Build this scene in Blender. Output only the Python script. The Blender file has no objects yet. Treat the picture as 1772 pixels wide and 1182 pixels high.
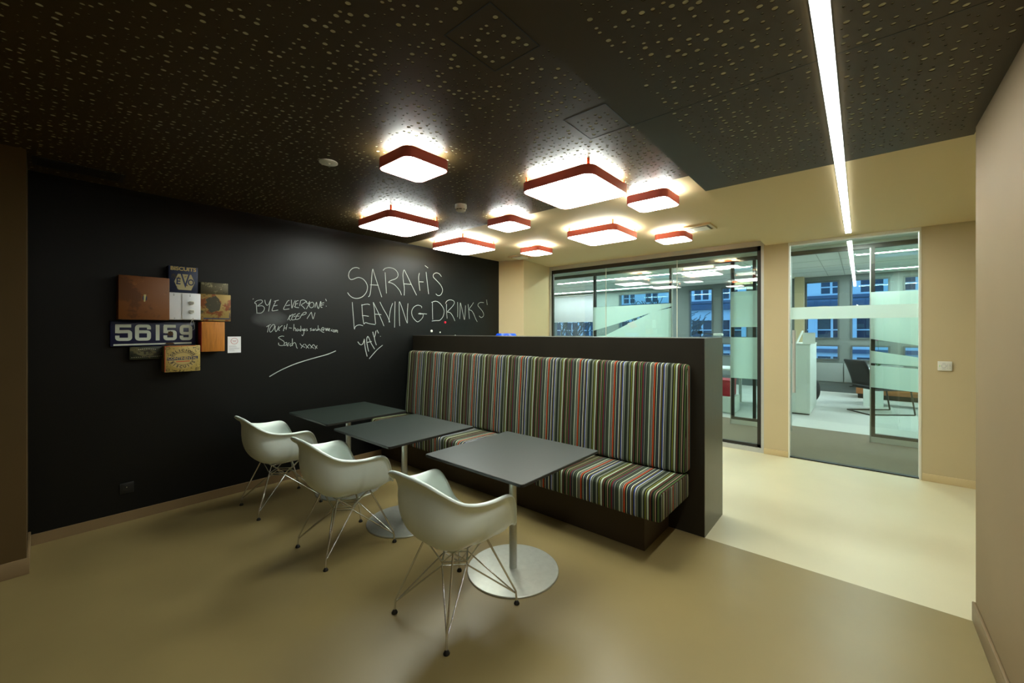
import bpy, bmesh, math, random
import numpy as np
from mathutils import Vector, Matrix
random.seed(7)
PI = math.pi
scene = bpy.context.scene
C = scene.collection

# ------------------------------------------------------------------ camera, world, exposure
cam_d = bpy.data.cameras.new('camera'); cam = bpy.data.objects.new('camera', cam_d); C.objects.link(cam)
cam.location = (0, 0, 1.5); cam.rotation_euler = (PI/2, 0, math.radians(40.71))
cam_d.sensor_width = 36; cam_d.sensor_fit = 'HORIZONTAL'; cam_d.lens = 701.3/1772*36
cam_d.shift_y = -(591-574.1)/1772; cam_d.clip_start = .02
scene.camera = cam
w = bpy.data.worlds.new('world'); scene.world = w; w.use_nodes = True
w.node_tree.nodes['Background'].inputs[0].default_value = (.2, .45, 1.0, 1)
w.node_tree.nodes['Background'].inputs[1].default_value = 1.2
vs = scene.view_settings; vs.view_transform = 'Standard'; vs.look = 'None'; vs.gamma = 1; vs.use_curve_mapping = False
scene.display_settings.display_device = 'sRGB'
vs.exposure = 1.3
LAMP_DOWN, LAMP_UP, STRIP, OFFICE = 9.5, 21.0, 20.0, 40.0
scene.cycles.max_bounces = 10; scene.cycles.transparent_max_bounces = 24
scene.cycles.sample_clamp_indirect = 6

# ------------------------------------------------------------------ helpers
def lin(r, g, b):
    f = lambda c: (c/255/12.92) if c/255 <= .04045 else ((c/255+.055)/1.055)**2.4
    return (f(r), f(g), f(b), 1)

def mat(name, col, rough=.5, metal=0, spec=.5, noise=0, nscale=8, bump=0, bscale=200, stretch=None, emit=None, estr=0, sheen=0):
    m = bpy.data.materials.new(name); m.use_nodes = True; nt = m.node_tree; p = nt.nodes['Principled BSDF']
    p.inputs['Base Color'].default_value = col; p.inputs['Roughness'].default_value = rough
    p.inputs['Metallic'].default_value = metal; p.inputs['Specular IOR Level'].default_value = spec
    if emit:
        p.inputs['Emission Color'].default_value = emit; p.inputs['Emission Strength'].default_value = estr
    if noise or bump:
        tc = nt.nodes.new('ShaderNodeTexCoord'); mp = nt.nodes.new('ShaderNodeMapping')
        nt.links.new(tc.outputs['Object'], mp.inputs['Vector'])
        if stretch: mp.inputs['Scale'].default_value = stretch
    if noise:
        n = nt.nodes.new('ShaderNodeTexNoise'); n.inputs['Scale'].default_value = nscale; n.inputs['Detail'].default_value = 5
        nt.links.new(mp.outputs[0], n.inputs['Vector'])
        r = nt.nodes.new('ShaderNodeMapRange'); r.inputs['From Min'].default_value = .3; r.inputs['From Max'].default_value = .7
        r.inputs['To Min'].default_value = 1-noise; r.inputs['To Max'].default_value = 1+noise
        nt.links.new(n.outputs['Fac'], r.inputs['Value'])
        mx = nt.nodes.new('ShaderNodeMix'); mx.data_type = 'RGBA'; mx.blend_type = 'MULTIPLY'; mx.inputs['Factor'].default_value = 1
        mx.inputs['A'].default_value = col
        nt.links.new(r.outputs[0], mx.inputs['B']); nt.links.new(mx.outputs['Result'], p.inputs['Base Color'])
    if bump:
        n2 = nt.nodes.new('ShaderNodeTexNoise'); n2.inputs['Scale'].default_value = bscale
        nt.links.new(mp.outputs[0], n2.inputs['Vector'])
        b = nt.nodes.new('ShaderNodeBump'); b.inputs['Strength'].default_value = bump; b.inputs['Distance'].default_value = .002
        nt.links.new(n2.outputs['Fac'], b.inputs['Height']); nt.links.new(b.outputs[0], p.inputs['Normal'])
    return m

def emission(name, col, strength):
    m = bpy.data.materials.new(name); m.use_nodes = True; nt = m.node_tree
    nt.nodes.remove(nt.nodes['Principled BSDF'])
    e = nt.nodes.new('ShaderNodeEmission'); e.inputs[0].default_value = col; e.inputs[1].default_value = strength
    nt.links.new(e.outputs[0], nt.nodes['Material Output'].inputs['Surface']); return m

def glass_mat(name, tint, k=1.0):
    m = bpy.data.materials.new(name); m.use_nodes = True; nt = m.node_tree
    nt.nodes.remove(nt.nodes['Principled BSDF'])
    lw = nt.nodes.new('ShaderNodeLayerWeight'); lw.inputs['Blend'].default_value = .5
    pw = nt.nodes.new('ShaderNodeMath'); pw.operation = 'POWER'; pw.inputs[1].default_value = 4.0
    nt.links.new(lw.outputs['Facing'], pw.inputs[0])
    ma = nt.nodes.new('ShaderNodeMath'); ma.operation = 'MULTIPLY_ADD'; ma.inputs[1].default_value = .8; ma.inputs[2].default_value = .045*k; ma.use_clamp = True
    nt.links.new(pw.outputs[0], ma.inputs[0])
    t = nt.nodes.new('ShaderNodeBsdfTransparent'); t.inputs[0].default_value = tint
    g = nt.nodes.new('ShaderNodeBsdfGlossy'); g.inputs['Roughness'].default_value = 0.0; g.inputs[0].default_value = (1, 1, 1, 1)
    mx = nt.nodes.new('ShaderNodeMixShader'); nt.links.new(ma.outputs[0], mx.inputs[0])
    nt.links.new(t.outputs[0], mx.inputs[1]); nt.links.new(g.outputs[0], mx.inputs[2])
    nt.links.new(mx.outputs[0], nt.nodes['Material Output'].inputs['Surface']); return m

def film_mat(name, col, clear=.12):
    m = bpy.data.materials.new(name); m.use_nodes = True; nt = m.node_tree
    nt.nodes.remove(nt.nodes['Principled BSDF'])
    d = nt.nodes.new('ShaderNodeBsdfDiffuse'); d.inputs[0].default_value = col
    t = nt.nodes.new('ShaderNodeBsdfTranslucent'); t.inputs[0].default_value = col
    a = nt.nodes.new('ShaderNodeMixShader'); a.inputs[0].default_value = .5
    nt.links.new(d.outputs[0], a.inputs[1]); nt.links.new(t.outputs[0], a.inputs[2])
    tr = nt.nodes.new('ShaderNodeBsdfTransparent')
    b = nt.nodes.new('ShaderNodeMixShader'); b.inputs[0].default_value = clear
    nt.links.new(a.outputs[0], b.inputs[1]); nt.links.new(tr.outputs[0], b.inputs[2])
    nt.links.new(b.outputs[0], nt.nodes['Material Output'].inputs['Surface']); return m

def finish(name, bm, m=None, parent=None, smooth=None, kind=None, loc=None):
    me = bpy.data.meshes.new(name)
    if smooth is not None:
        for f in bm.faces: f.smooth = True
        for e in bm.edges:
            if len(e.link_faces) == 2 and e.calc_face_angle(0) > math.radians(smooth): e.smooth = False
    bm.normal_update(); bm.to_mesh(me); bm.free()
    o = bpy.data.objects.new(name, me); C.objects.link(o)
    if m: me.materials.append(m)
    if parent: o.parent = parent
    if kind: o['kind'] = kind
    if loc: o.location = loc
    return o

def tag(o, label, cat, group=None, kind=None):
    o['label'] = label; o['category'] = cat
    if group: o['group'] = group
    if kind: o['kind'] = kind
    return o

def thing(name, label, cat, loc=(0, 0, 0), rz=0, group=None):
    o = bpy.data.objects.new(name, None); C.objects.link(o); o.empty_display_size = .05
    o.location = loc; o.rotation_euler = (0, 0, rz)
    return tag(o, label, cat, group)

def dup(root, loc, label, rz=None):
    def cp(o, par):
        c = o.copy(); C.objects.link(c); c.parent = par
        for ch in o.children: cp(ch, c)
        return c
    r = cp(root, None); r.location = loc; r['label'] = label
    if rz is not None: r.rotation_euler = (0, 0, rz)
    return r

def bx(bm, x0, x1, y0, y1, z0, z1, bev=0, seg=2):
    r = bmesh.ops.create_cube(bm, size=1, matrix=Matrix.Translation(((x0+x1)/2, (y0+y1)/2, (z0+z1)/2)) @ Matrix.Diagonal((x1-x0, y1-y0, z1-z0, 1)))
    if bev:
        es = list({e for v in r['verts'] for e in v.link_edges})
        bmesh.ops.bevel(bm, geom=es, offset=bev, segments=seg, affect='EDGES', profile=.5)
    return r

def box(name, b, m, parent=None, bev=0, kind=None, seg=2):
    bm = bmesh.new(); bx(bm, *b, bev=bev, seg=seg)
    return finish(name, bm, m, parent, smooth=40 if bev else None, kind=kind)

def boxes(name, bs, m, parent=None, bev=0, kind=None):
    bm = bmesh.new()
    for b in bs: bx(bm, *b, bev=bev)
    return finish(name, bm, m, parent, smooth=40 if bev else None, kind=kind)

def prism(bm, pts, h, axis='z', base=0):
    """closed outline pts (2d) extruded along an axis from base to base+h"""
    def P(a, b, c): return {'z': (a, b, c), 'y': (a, c, b), 'x': (c, a, b)}[axis]
    lo = [bm.verts.new(P(a, b, base)) for a, b in pts]; hi = [bm.verts.new(P(a, b, base+h)) for a, b in pts]
    n = len(pts)
    bm.faces.new(lo[::-1]); bm.faces.new(hi)
    for i in range(n): bm.faces.new((lo[i], lo[(i+1) % n], hi[(i+1) % n], hi[i]))
    bmesh.ops.recalc_face_normals(bm, faces=bm.faces[:])

def rrect(x0, x1, y0, y1, r, n=6):
    pts = []
    for cx, cy, a in ((x1-r, y1-r, 0), (x0+r, y1-r, PI/2), (x0+r, y0+r, PI), (x1-r, y0+r, 1.5*PI)):
        for i in range(n+1): pts.append((cx+r*math.cos(a+PI/2*i/n), cy+r*math.sin(a+PI/2*i/n)))
    return pts

def tube(bm, pts, r, n=8, caps=True):
    pts = [Vector(p) for p in pts]; rings = []; up = None
    for i, p in enumerate(pts):
        t = ((pts[i+1]-p).normalized() if i < len(pts)-1 else Vector()) + ((p-pts[i-1]).normalized() if i else Vector()); t.normalize()
        if up is None: up = Vector((0, 0, 1)) if abs(t.z) < .9 else Vector((1, 0, 0))
        a = t.cross(up).normalized(); b = a.cross(t).normalized(); up = b
        rings.append([bm.verts.new(p+(a*math.cos(2*PI*k/n)+b*math.sin(2*PI*k/n))*r) for k in range(n)])
    for A, B in zip(rings, rings[1:]):
        for k in range(n): bm.faces.new((A[k], A[(k+1) % n], B[(k+1) % n], B[k]))
    if caps: bm.faces.new(rings[0][::-1]); bm.faces.new(rings[-1])
    bmesh.ops.recalc_face_normals(bm, faces=bm.faces[:])

def lathe(bm, prof, n=32, c=(0, 0)):
    rings = [[bm.verts.new((c[0]+r*math.cos(2*PI*k/n), c[1]+r*math.sin(2*PI*k/n), z)) for k in range(n)] for r, z in prof]
    for A, B in zip(rings, rings[1:]):
        for k in range(n): bm.faces.new((A[k], A[(k+1) % n], B[(k+1) % n], B[k]))
    bm.faces.new(rings[0][::-1]); bm.faces.new(rings[-1])
    bmesh.ops.recalc_face_normals(bm, faces=bm.faces[:])

def smoothline(p, k=5):
    if len(p) < 3: return p
    q = [p[0]]+list(p)+[p[-1]]; out = []
    for i in range(1, len(q)-2):
        a, b, c, d = q[i-1], q[i], q[i+1], q[i+2]
        for j in range(k):
            t = j/k
            out.append(tuple(.5*(2*b[m]+(c[m]-a[m])*t+(2*a[m]-5*b[m]+4*c[m]-d[m])*t*t+(3*b[m]-a[m]-3*c[m]+d[m])*t**3) for m in range(len(b))))
    out.append(tuple(p[-1])); return out

def ribbon(bm, pts, wd, fn):
    """flat stroke along 2d pts; fn maps (a,b) to 3d"""
    pts = [Vector(p) for p in pts]; vs_ = []
    for i, p in enumerate(pts):
        d0 = (p-pts[i-1]).normalized() if i else (pts[1]-p).normalized()
        d1 = (pts[i+1]-p).normalized() if i < len(pts)-1 else d0
        n0 = Vector((-d0.y, d0.x)); n1 = Vector((-d1.y, d1.x)); n = n0+n1
        if n.length < .3: n = n0*1.0
        n.normalize(); k = wd/2/max(.45, n.dot(n0))
        vs_.append((bm.verts.new(fn(*(p+n*k))), bm.verts.new(fn(*(p-n*k)))))
    for (a, b), (c, d) in zip(vs_, vs_[1:]): bm.faces.new((b, d, c, a))

def text_bm(s, size, fn, bm=None, align='CENTER', offset=0, sx=1.0, shear=0, at=(0, 0), rot=0):
    """letters of the built-in font as faces, mapped to 3d by fn(a, b)"""
    cu = bpy.data.curves.new('t', 'FONT'); cu.body = s; cu.size = size; cu.align_x = align; cu.align_y = 'CENTER'; cu.offset = offset; cu.shear = shear; cu.resolution_u = 4
    ob = bpy.data.objects.new('t', cu); C.objects.link(ob); bpy.context.view_layer.update()
    me = bpy.data.meshes.new_from_object(ob); bm = bm or bmesh.new()
    vs_ = []
    cr, sr = math.cos(rot), math.sin(rot)
    for v in me.vertices:
        a, b = v.co.x*sx, v.co.y
        vs_.append(bm.verts.new(fn(at[0]+a*cr-b*sr, at[1]+a*sr+b*cr)))
    for p in me.polygons:
        try: bm.faces.new([vs_[i] for i in p.vertices])
        except ValueError: pass
    bpy.data.objects.remove(ob); bpy.data.curves.remove(cu); bpy.data.meshes.remove(me)
    return bm

def holed(name, axis, d0, d1, a0, a1, z0, z1, holes, m, kind='structure', parent=None):
    """slab between d0 and d1 along axis, spanning a0..a1 and z0..z1, with rectangular holes (a0,a1,z0,z1)"""
    xs = sorted({a0, a1} | {h[0] for h in holes} | {h[1] for h in holes}); zs = sorted({z0, z1} | {h[2] for h in holes} | {h[3] for h in holes})
    bm = bmesh.new()
    for i in range(len(xs)-1):
        for j in range(len(zs)-1):
            cx, cz = (xs[i]+xs[i+1])/2, (zs[j]+zs[j+1])/2
            if any(h[0] < cx < h[1] and h[2] < cz < h[3] for h in holes): continue
            if axis == 'y': bx(bm, xs[i], xs[i+1], d0, d1, zs[j], zs[j+1])
            else: bx(bm, d0, d1, xs[i], xs[i+1], zs[j], zs[j+1])
    return finish(name, bm, m, parent, kind=kind)

# ------------------------------------------------------------------ materials
M = {}
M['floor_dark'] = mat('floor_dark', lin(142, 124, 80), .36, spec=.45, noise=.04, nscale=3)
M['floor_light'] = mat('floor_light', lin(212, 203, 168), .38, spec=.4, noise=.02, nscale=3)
M['brown_wall'] = mat('brown_wall', lin(140, 119, 87), .65, spec=.25, noise=.03, nscale=2, bump=.05, bscale=300)
M['brown_wall_shaded'] = mat('brown_wall_shaded', lin(86, 68, 38), .65, spec=.25, noise=.03, nscale=2, bump=.05, bscale=300)  # brown wall paint with the left wall's dimmer light put into its colour
M['cream_wall'] = mat('cream_wall', lin(194, 178, 140), .6, spec=.25, noise=.02, nscale=2, bump=.05, bscale=300)
M['cream_ceiling'] = mat('cream_ceiling', lin(208, 189, 148), .7, spec=.2)
M['brown_ceiling'] = mat('brown_ceiling', lin(64, 50, 24), .5, spec=.3)
M['felt'] = mat('felt', lin(192, 188, 158), .95, spec=.1)
M['skirting'] = mat('skirting', lin(130, 108, 76), .5, spec=.3)
M['cream_skirting'] = mat('cream_skirting', lin(200, 180, 135), .5, spec=.3)
M['black_panel'] = mat('black_panel', lin(36, 31, 22), .42, spec=.4, noise=.12, nscale=5, stretch=(1, 1, .25))
M['alu'] = mat('alu', lin(190, 192, 186), .4, metal=.3)
M['white_frame'] = mat('white_frame', lin(225, 222, 205), .4)
M['seal'] = mat('seal', lin(32, 28, 20), .5)
M['glass'] = glass_mat('glass', (.88, .97, .93, 1), 1.5)
M['office_glass'] = glass_mat('office_glass', (.90, .97, .94, 1), .8)
M['film'] = film_mat('film', (.84, .95, .91, 1), .08)
M['chalk'] = mat('chalk', lin(176, 184, 178), .9, spec=.1)
M['white_plastic'] = mat('white_plastic', lin(222, 222, 208), .4)
M['steel'] = mat('steel', lin(196, 198, 188), .36, metal=.75, noise=.05, nscale=30, stretch=(1, 1, 20))
M['chrome'] = mat('chrome', lin(225, 225, 220), .15, metal=.9)
M['rubber'] = mat('rubber', lin(16, 15, 13), .45)
M['lamp_red'] = mat('lamp_red', lin(200, 96, 84), .5, spec=.3)
M['rod_orange'] = mat('rod_orange', lin(235, 105, 60), .5)
M['lamp_down'] = emission('lamp_down', (.93, 1, .93, 1), LAMP_DOWN)
M['lamp_up'] = emission('lamp_up', (.94, 1, .94, 1), LAMP_UP)
M['strip'] = emission('strip', (.95, 1, .97, 1), STRIP)
M['office_lamp'] = emission('office_lamp', (.88, .97, 1, 1), OFFICE)
M['dark_grey'] = mat('dark_grey', lin(24, 23, 20), .5)

# black painted wall with a rubbed-out chalk smear
def blackboard_mat():
    m = mat('blackboard', lin(7, 8, 7), .42, spec=.28); nt = m.node_tree; p = nt.nodes['Principled BSDF']
    tc = nt.nodes.new('ShaderNodeTexCoord'); sp = nt.nodes.new('ShaderNodeSeparateXYZ'); nt.links.new(tc.outputs['Object'], sp.inputs[0])
    def mth(op, a, b=None):
        n = nt.nodes.new('ShaderNodeMath'); n.operation = op; n.use_clamp = False
        for i, v in enumerate((a, b)):
            if v is None: continue
            if isinstance(v, (int, float)): n.inputs[i].default_value = v
            else: nt.links.new(v, n.inputs[i])
        return n.outputs[0]
    e = mth('ADD', mth('POWER', mth('MULTIPLY', mth('SUBTRACT', sp.outputs['Y'], 1.475), 1/.17), 2.0), mth('POWER', mth('MULTIPLY', mth('SUBTRACT', sp.outputs['Z'], 1.625), 1/.085), 2.0))
    ns = nt.nodes.new('ShaderNodeTexNoise'); ns.inputs['Scale'].default_value = 9; ns.inputs['Detail'].default_value = 6
    nt.links.new(tc.outputs['Object'], ns.inputs['Vector'])
    k = nt.nodes.new('ShaderNodeMapRange'); k.inputs['From Min'].default_value = 1.6; k.inputs['From Max'].default_value = .1; k.inputs['To Max'].default_value = .13
    nt.links.new(mth('ADD', e, ns.outputs['Fac']), k.inputs['Value'])
    mx = nt.nodes.new('ShaderNodeMix'); mx.data_type = 'RGBA'; mx.inputs['A'].default_value = lin(7, 8, 7); mx.inputs['B'].default_value = lin(200, 205, 205)
    nt.links.new(k.outputs[0], mx.inputs['Factor']); nt.links.new(mx.outputs['Result'], p.inputs['Base Color'])
    return m
M['blackboard'] = blackboard_mat()

# ------------------------------------------------------------------ the room
XB, XL, XS, XR, YG, ZL, ZR = -4.41, -3.92, -.887, .452, 5.81, 2.63, 2.56
YB = 3.15                                                # floor colour joint, front of the partition
S = 'structure'
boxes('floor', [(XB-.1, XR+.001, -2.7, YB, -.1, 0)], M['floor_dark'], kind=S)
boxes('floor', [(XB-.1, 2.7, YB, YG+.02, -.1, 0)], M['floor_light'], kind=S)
box('wall_left', (XB-.1, XB, -.06, 4.8, 0, ZL+.06), M['blackboard'], kind=S)
box('wall_left', (XB-.1, XL, -2.7, -.06, 0, ZL+.06), M['brown_wall_shaded'], kind=S)
box('wall_back', (XB-.1, XR+.1, -2.8, -2.7, 0, ZL+.06), M['brown_wall'], kind=S)
box('wall_right', (XR, XR+.12, -2.7, 3.16, 0, ZL+.06), M['brown_wall'], kind=S)
box('wall_right', (2.6, 2.7, 3.04, YG+.15, 0, ZL+.06), M['cream_wall'], kind=S)
box('wall_right', (XR+.12, 2.7, 3.04, 3.16, 0, ZL+.06), M['cream_wall'], kind=S)
# angled pier at the end of the blackboard
bm = bmesh.new(); prism(bm, [(XB-.1, 4.8), (XB, 4.8), (-4.0, 4.93), (-4.135, YG), (-4.135, YG+.15), (XB-.1, YG+.15)], ZL+.06)
finish('wall_far', bm, M['cream_wall'], kind=S)
box('wall_far', (-.905, -.655, YG, YG+.15, 0, ZL+.06), M['cream_wall'], kind=S)
box('wall_far', (.465, 2.7, YG, YG+.15, 0, ZL+.06), M['cream_wall'], kind=S)
box('wall_far', (-.655, .465, YG, YG+.15, 2.575, ZL+.06), M['cream_wall'], kind=S)
# skirtings
box('baseboard_left', (XB, XB+.012, -.06, 4.8, 0, .075), M['skirting'], kind=S)
boxes('baseboard_left', [(XL, XL+.014, -2.7, -.046, 0, .1), (XB, XL, -.06, -.046, 0, .1)], M['skirting'], kind=S, bev=.004)
box('baseboard_right', (XR-.014, XR, -2.7, 3.16, 0, .1), M['skirting'], kind=S, bev=.004)
box('baseboard_far', (-.905, -.655, YG-.014, YG, 0, .07), M['cream_skirting'], kind=S, bev=.004)
box('baseboard_far', (.47, 2.6, YG-.014, YG, 0, .075), M['cream_skirting'], kind=S, bev=.004)

# ceilings: perforated brown board (real holes over a pale felt) and plain cream board
def perforated(name, x0, x1, y0, y1, z, cell, skip, seed, thick):
    rnd = np.random.RandomState(seed); nx, ny = round((x1-x0)/cell), round((y1-y0)/cell); cx, cy = (x1-x0)/nx, (y1-y0)/ny
    ang = np.arctan2(*np.array([(-1, -1), (-.5, -1), (0, -1), (.5, -1), (1, -1), (1, -.5), (1, 0), (1, .5), (1, 1), (.5, 1), (0, 1), (-.5, 1), (-1, 1), (-1, .5), (-1, 0), (-1, -.5)]).T[::-1])
    sq = np.array([(-1, -1), (-.5, -1), (0, -1), (.5, -1), (1, -1), (1, -.5), (1, 0), (1, .5), (1, 1), (.5, 1), (0, 1), (-.5, 1), (-1, 1), (-1, .5), (-1, 0), (-1, -.5)])*.5
    V, F, base = [], [], 0
    for i in range(nx):
        for j in range(ny):
            mx, my = x0+(i+.5)*cx, y0+(j+.5)*cy
            b = np.column_stack((mx+sq[:, 0]*cx, my+sq[:, 1]*cy, np.full(16, z)))
            u = rnd.rand()
            r = (.0100) if u < .22 else .0073 if u < .52 else .004 if u < .97 else 0
            jx, jy = (rnd.rand(2)-.5)*2*(np.array((cx, cy))/2-r-.002)
            if r == 0 or skip(mx, my):
                V.append(b[[0, 4, 8, 12]]); F.append((base, base+3, base+2, base+1)); base += 4; continue
            h = np.column_stack((mx+jx+r*np.cos(ang), my+jy+r*np.sin(ang), np.full(16, z))); t = h.copy(); t[:, 2] = z+.0025
            V += [b, h, t]
            for k in range(16):
                n = (k+1) % 16
                F.append((base+k, base+16+k, base+16+n, base+n)); F.append((base+16+k, base+32+k, base+32+n, base+16+n))
            base += 48
    me = bpy.data.meshes.new(name); me.from_pydata(np.concatenate(V).tolist(), [], F); me.materials.append(M['brown_ceiling']); me.materials.append(M['felt'])
    bm = bmesh.new(); bm.from_mesh(me)
    r = bx(bm, x0, x1, y0, y1, z+.00252, z+thick)
    for f in {f for v in r['verts'] for f in v.link_faces}: f.material_index = 1
    bm.to_mesh(me); bm.free()
    o = bpy.data.objects.new(name, me); C.objects.link(o); o['kind'] = S; return o
HATCH = [(-1.203, -.963, 1.004, 1.285), (-1.203, -.96, 1.823, 2.107)]
def skipL(x, y): return y > 3.02 or x > XS-.03 or any(h[0]-.03 < x < h[1]+.03 and h[2]-.03 < y < h[3]+.03 and not (h[0]+.03 < x < h[1]-.03 and h[2]+.03 < y < h[3]-.03) for h in HATCH)
def skipR(x, y): return x < XS+.17 or y > 3.2 or -.16 < x < -.04 or x > XR-.03
perforated('ceiling', XB-.1, XS, -1.4, 3.065, ZL, .043, skipL, 3, .06)
perforated('ceiling', XS, XR+.01, 0, 3.27, ZR, .044, skipR, 5, .12)
box('ceiling', (XB-.1, XS, -2.7, -1.4, ZL, ZL+.06), M['brown_ceiling'], kind=S)
box('ceiling', (XS, XR+.12, -2.7, 0, ZR, ZL+.06), M['brown_ceiling'], kind=S)
box('ceiling', (XB-.1, XS, 3.065, YG+.02, ZL, ZL+.06), M['cream_ceiling'], kind=S)
boxes('ceiling', [(XS, XR+.01, 3.27, YG, ZR, ZL+.06), (XR+.01, 2.7, 3.04, YG, ZR, ZL+.06)], M['cream_ceiling'], kind=S)
for i, h in enumerate(HATCH):                             # joint lines of the ceiling access hatches
    x0, x1, y0, y1 = h; q = .0025
    boxes('trim_%d' % (i+1), [(x0, x1, y0-q, y0+q, ZL-.001, ZL+.002), (x0, x1, y1-q, y1+q, ZL-.001, ZL+.002), (x0-q, x0+q, y0, y1, ZL-.001, ZL+.002), (x1-q, x1+q, y0, y1, ZL-.001, ZL+.002)], M['dark_grey'], kind=S)
boxes('trim_3', [(XS, XR, 1.98, 1.983, ZR-.0008, ZR+.002)], M['dark_grey'], kind=S)

# glazed screen on the far side: aluminium frame, black edge band, two panes
def glazed(name, x0, x1, y, z1, panes, alu_w=.03, band=.045, sill=.055):
    fr = boxes(name, [(x0, x0+alu_w, y, y+.1, 0, z1), (x1-alu_w, x1, y, y+.1, 0, z1), (x0+alu_w, x1-alu_w, y, y+.1, 0, sill), (x0+alu_w, x1-alu_w, y, y+.1, z1-.06, z1)], M['alu'], kind=S)
    a, b, c, d = x0+alu_w, x1-alu_w, sill, z1-.06
    boxes('edge_band', [(a, a+band*.6, y+.03, y+.07, c, d), (b-band, b, y+.03, y+.07, c, d), (a, b, y+.03, y+.07, c, c+band*.8), (a, b, y+.03, y+.07, d-band*1.3, d)], M['seal'], fr)
    for p0, p1 in panes[1:]: box('pane_joint', (p0-.004, p0+.004, y+.043, y+.057, c+.01, d-.01), M['white_frame'], fr)
    for p0, p1 in panes: box('glass_pane', (p0+.0045, p1-.0045, y+.045, y+.055, c+.01, d-.01), M['glass'], fr)
    return fr
glazed('window_1', -4.135, -.905, YG, ZL-.003, [(-4.1, -3.07), (-3.07, -1.965), (-1.965, -.94)])
# glass door in a slim white frame
d = boxes('door_1', [(-.655, -.64, YG-.004, YG+.1, 0, 2.56), (.45, .465, YG-.004, YG+.1, 0, 2.56), (-.64, .45, YG-.004, YG+.1, 2.525, 2.56)], M['white_frame'], kind=S)
box('glass_pane', (-.636, .446, YG+.045, YG+.055, .012, 2.52), M['glass'], d)
box('frosted_band', (-.636, .446, YG+.0415, YG+.0445, 1.647, 1.788), M['film'], d)
bm = bmesh.new(); tube(bm, [(-.596, YG-.02, .782), (-.596, YG-.02, 1.518)], .0165, 14)
for z in (.88, 1.42): tube(bm, [(-.596, YG-.02, z), (-.596, YG+.045, z)], .007, 8)
finish('pull_handle', bm, M['alu'], d, smooth=50)
box('threshold', (-.64, .45, YG+.02, YG+.08, 0, .012), M['seal'], d)

# ------------------------------------------------------------------ ceiling lamps
def lamp(name, label, group, s, x, y, rods):
    t = thing(name, label, 'ceiling lamp', (x, y, ZL), 0, group); h = s/2; rr = .075 if rods else .06; z0, z1 = -.108, -.045
    o = rrect(-h, h, -h, h, rr, 8); k = rrect(-h+.006, h-.006, -h+.006, h-.006, rr-.006, 8); n = len(o); bm = bmesh.new()
    R = [[bm.verts.new((a, b, z)) for a, b in p] for p, z in ((o, z0), (o, z1), (k, z1), (k, z0))]
    for A, B in zip(R, R[1:]+R[:1]):
        for i in range(n): bm.faces.new((A[i], A[(i+1) % n], B[(i+1) % n], B[i]))
    bmesh.ops.recalc_face_normals(bm, faces=bm.faces[:])
    finish('shade_ring', bm, M['lamp_red'], t, smooth=40)
    bm = bmesh.new(); prism(bm, rrect(-h+.0065, h-.0065, -h+.0065, h-.0065, rr-.0065, 8), .004, base=z0+.001); finish('diffuser', bm, M['lamp_down'], t)
    bm = bmesh.new(); prism(bm, rrect(-h+.02, h-.02, -h+.02, h-.02, rr-.02, 8), .004, base=z1-.008); finish('top_diffuser', bm, M['lamp_up'], t)
    if rods:
        for sx in (-1, 1):
            for sy in (-1, 1):
                bm = bmesh.new(); tube(bm, [(sx*.255, sy*.255, z1-.012), (sx*.255, sy*.255, 0)], .0105, 10); finish('rod', bm, M['rod_orange'], t, smooth=50)
    else:
        bm = bmesh.new(); lathe(bm, [(.05, z1-.01), (.05, 0)], 16); finish('ceiling_mount', bm, M['rod_orange'], t, smooth=50)
    return t
BIGG, SMALLG = 'large square ceiling lamps on four rods', 'small square ceiling lamps'
big = lamp('square_ceiling_lamp', 'large red-rimmed square lamp, biggest in view, nearest the viewer among those on rods', BIGG, .59, -1.60, 2.58, True)
dup(big, (-3.44, 2.295, ZL), 'large red-rimmed square lamp on rods, straight above the chalk heading, left of the smoke detector')
dup(big, (-3.725, 3.42, ZL), 'large red-rimmed square lamp on rods against the top of the black wall end')
dup(big, (-2.145, 4.005, ZL), 'large red-rimmed square lamp on rods hanging under the cream ceiling before the glazed screen')
sm = lamp('square_ceiling_lamp', 'small red-rimmed square lamp under the perforated ceiling, farthest left of the small ones', SMALLG, .335, -2.145, 1.54, False)
dup(sm, (-2.605, 2.985, ZL), 'small red-rimmed square lamp over the joint of brown and cream ceiling, beyond the smoke detector')
dup(sm, (-3.21, 4.22, ZL), 'smallest-looking red-rimmed square lamp beside the left ceiling vent')
dup(sm, (-1.59, 4.63, ZL), 'small red-rimmed square lamp beside the right ceiling vent, nearest the glazed screen')
dup(sm, (-1.27, 3.22, ZL), 'small red-rimmed square lamp just right of the biggest lamp')
t = thing('linear_ceiling_light', 'long white recessed light line running along the ceiling towards the glass door', 'ceiling light', (-.1, 0, ZR))
box('diffuser', (-.0225, .0225, -.6, 5.61, -.006, -.0005), M['strip'], t)
boxes('channel', [(-.0265, -.0235, -.6, 5.61, -.003, 0), (.0235, .0265, -.6, 5.61, -.003, 0), (-.0265, .0265, -.604, -.6, -.009, 0), (-.0265, .0265, 5.611, 5.614, -.009, 0)], M['alu'], t)

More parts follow.
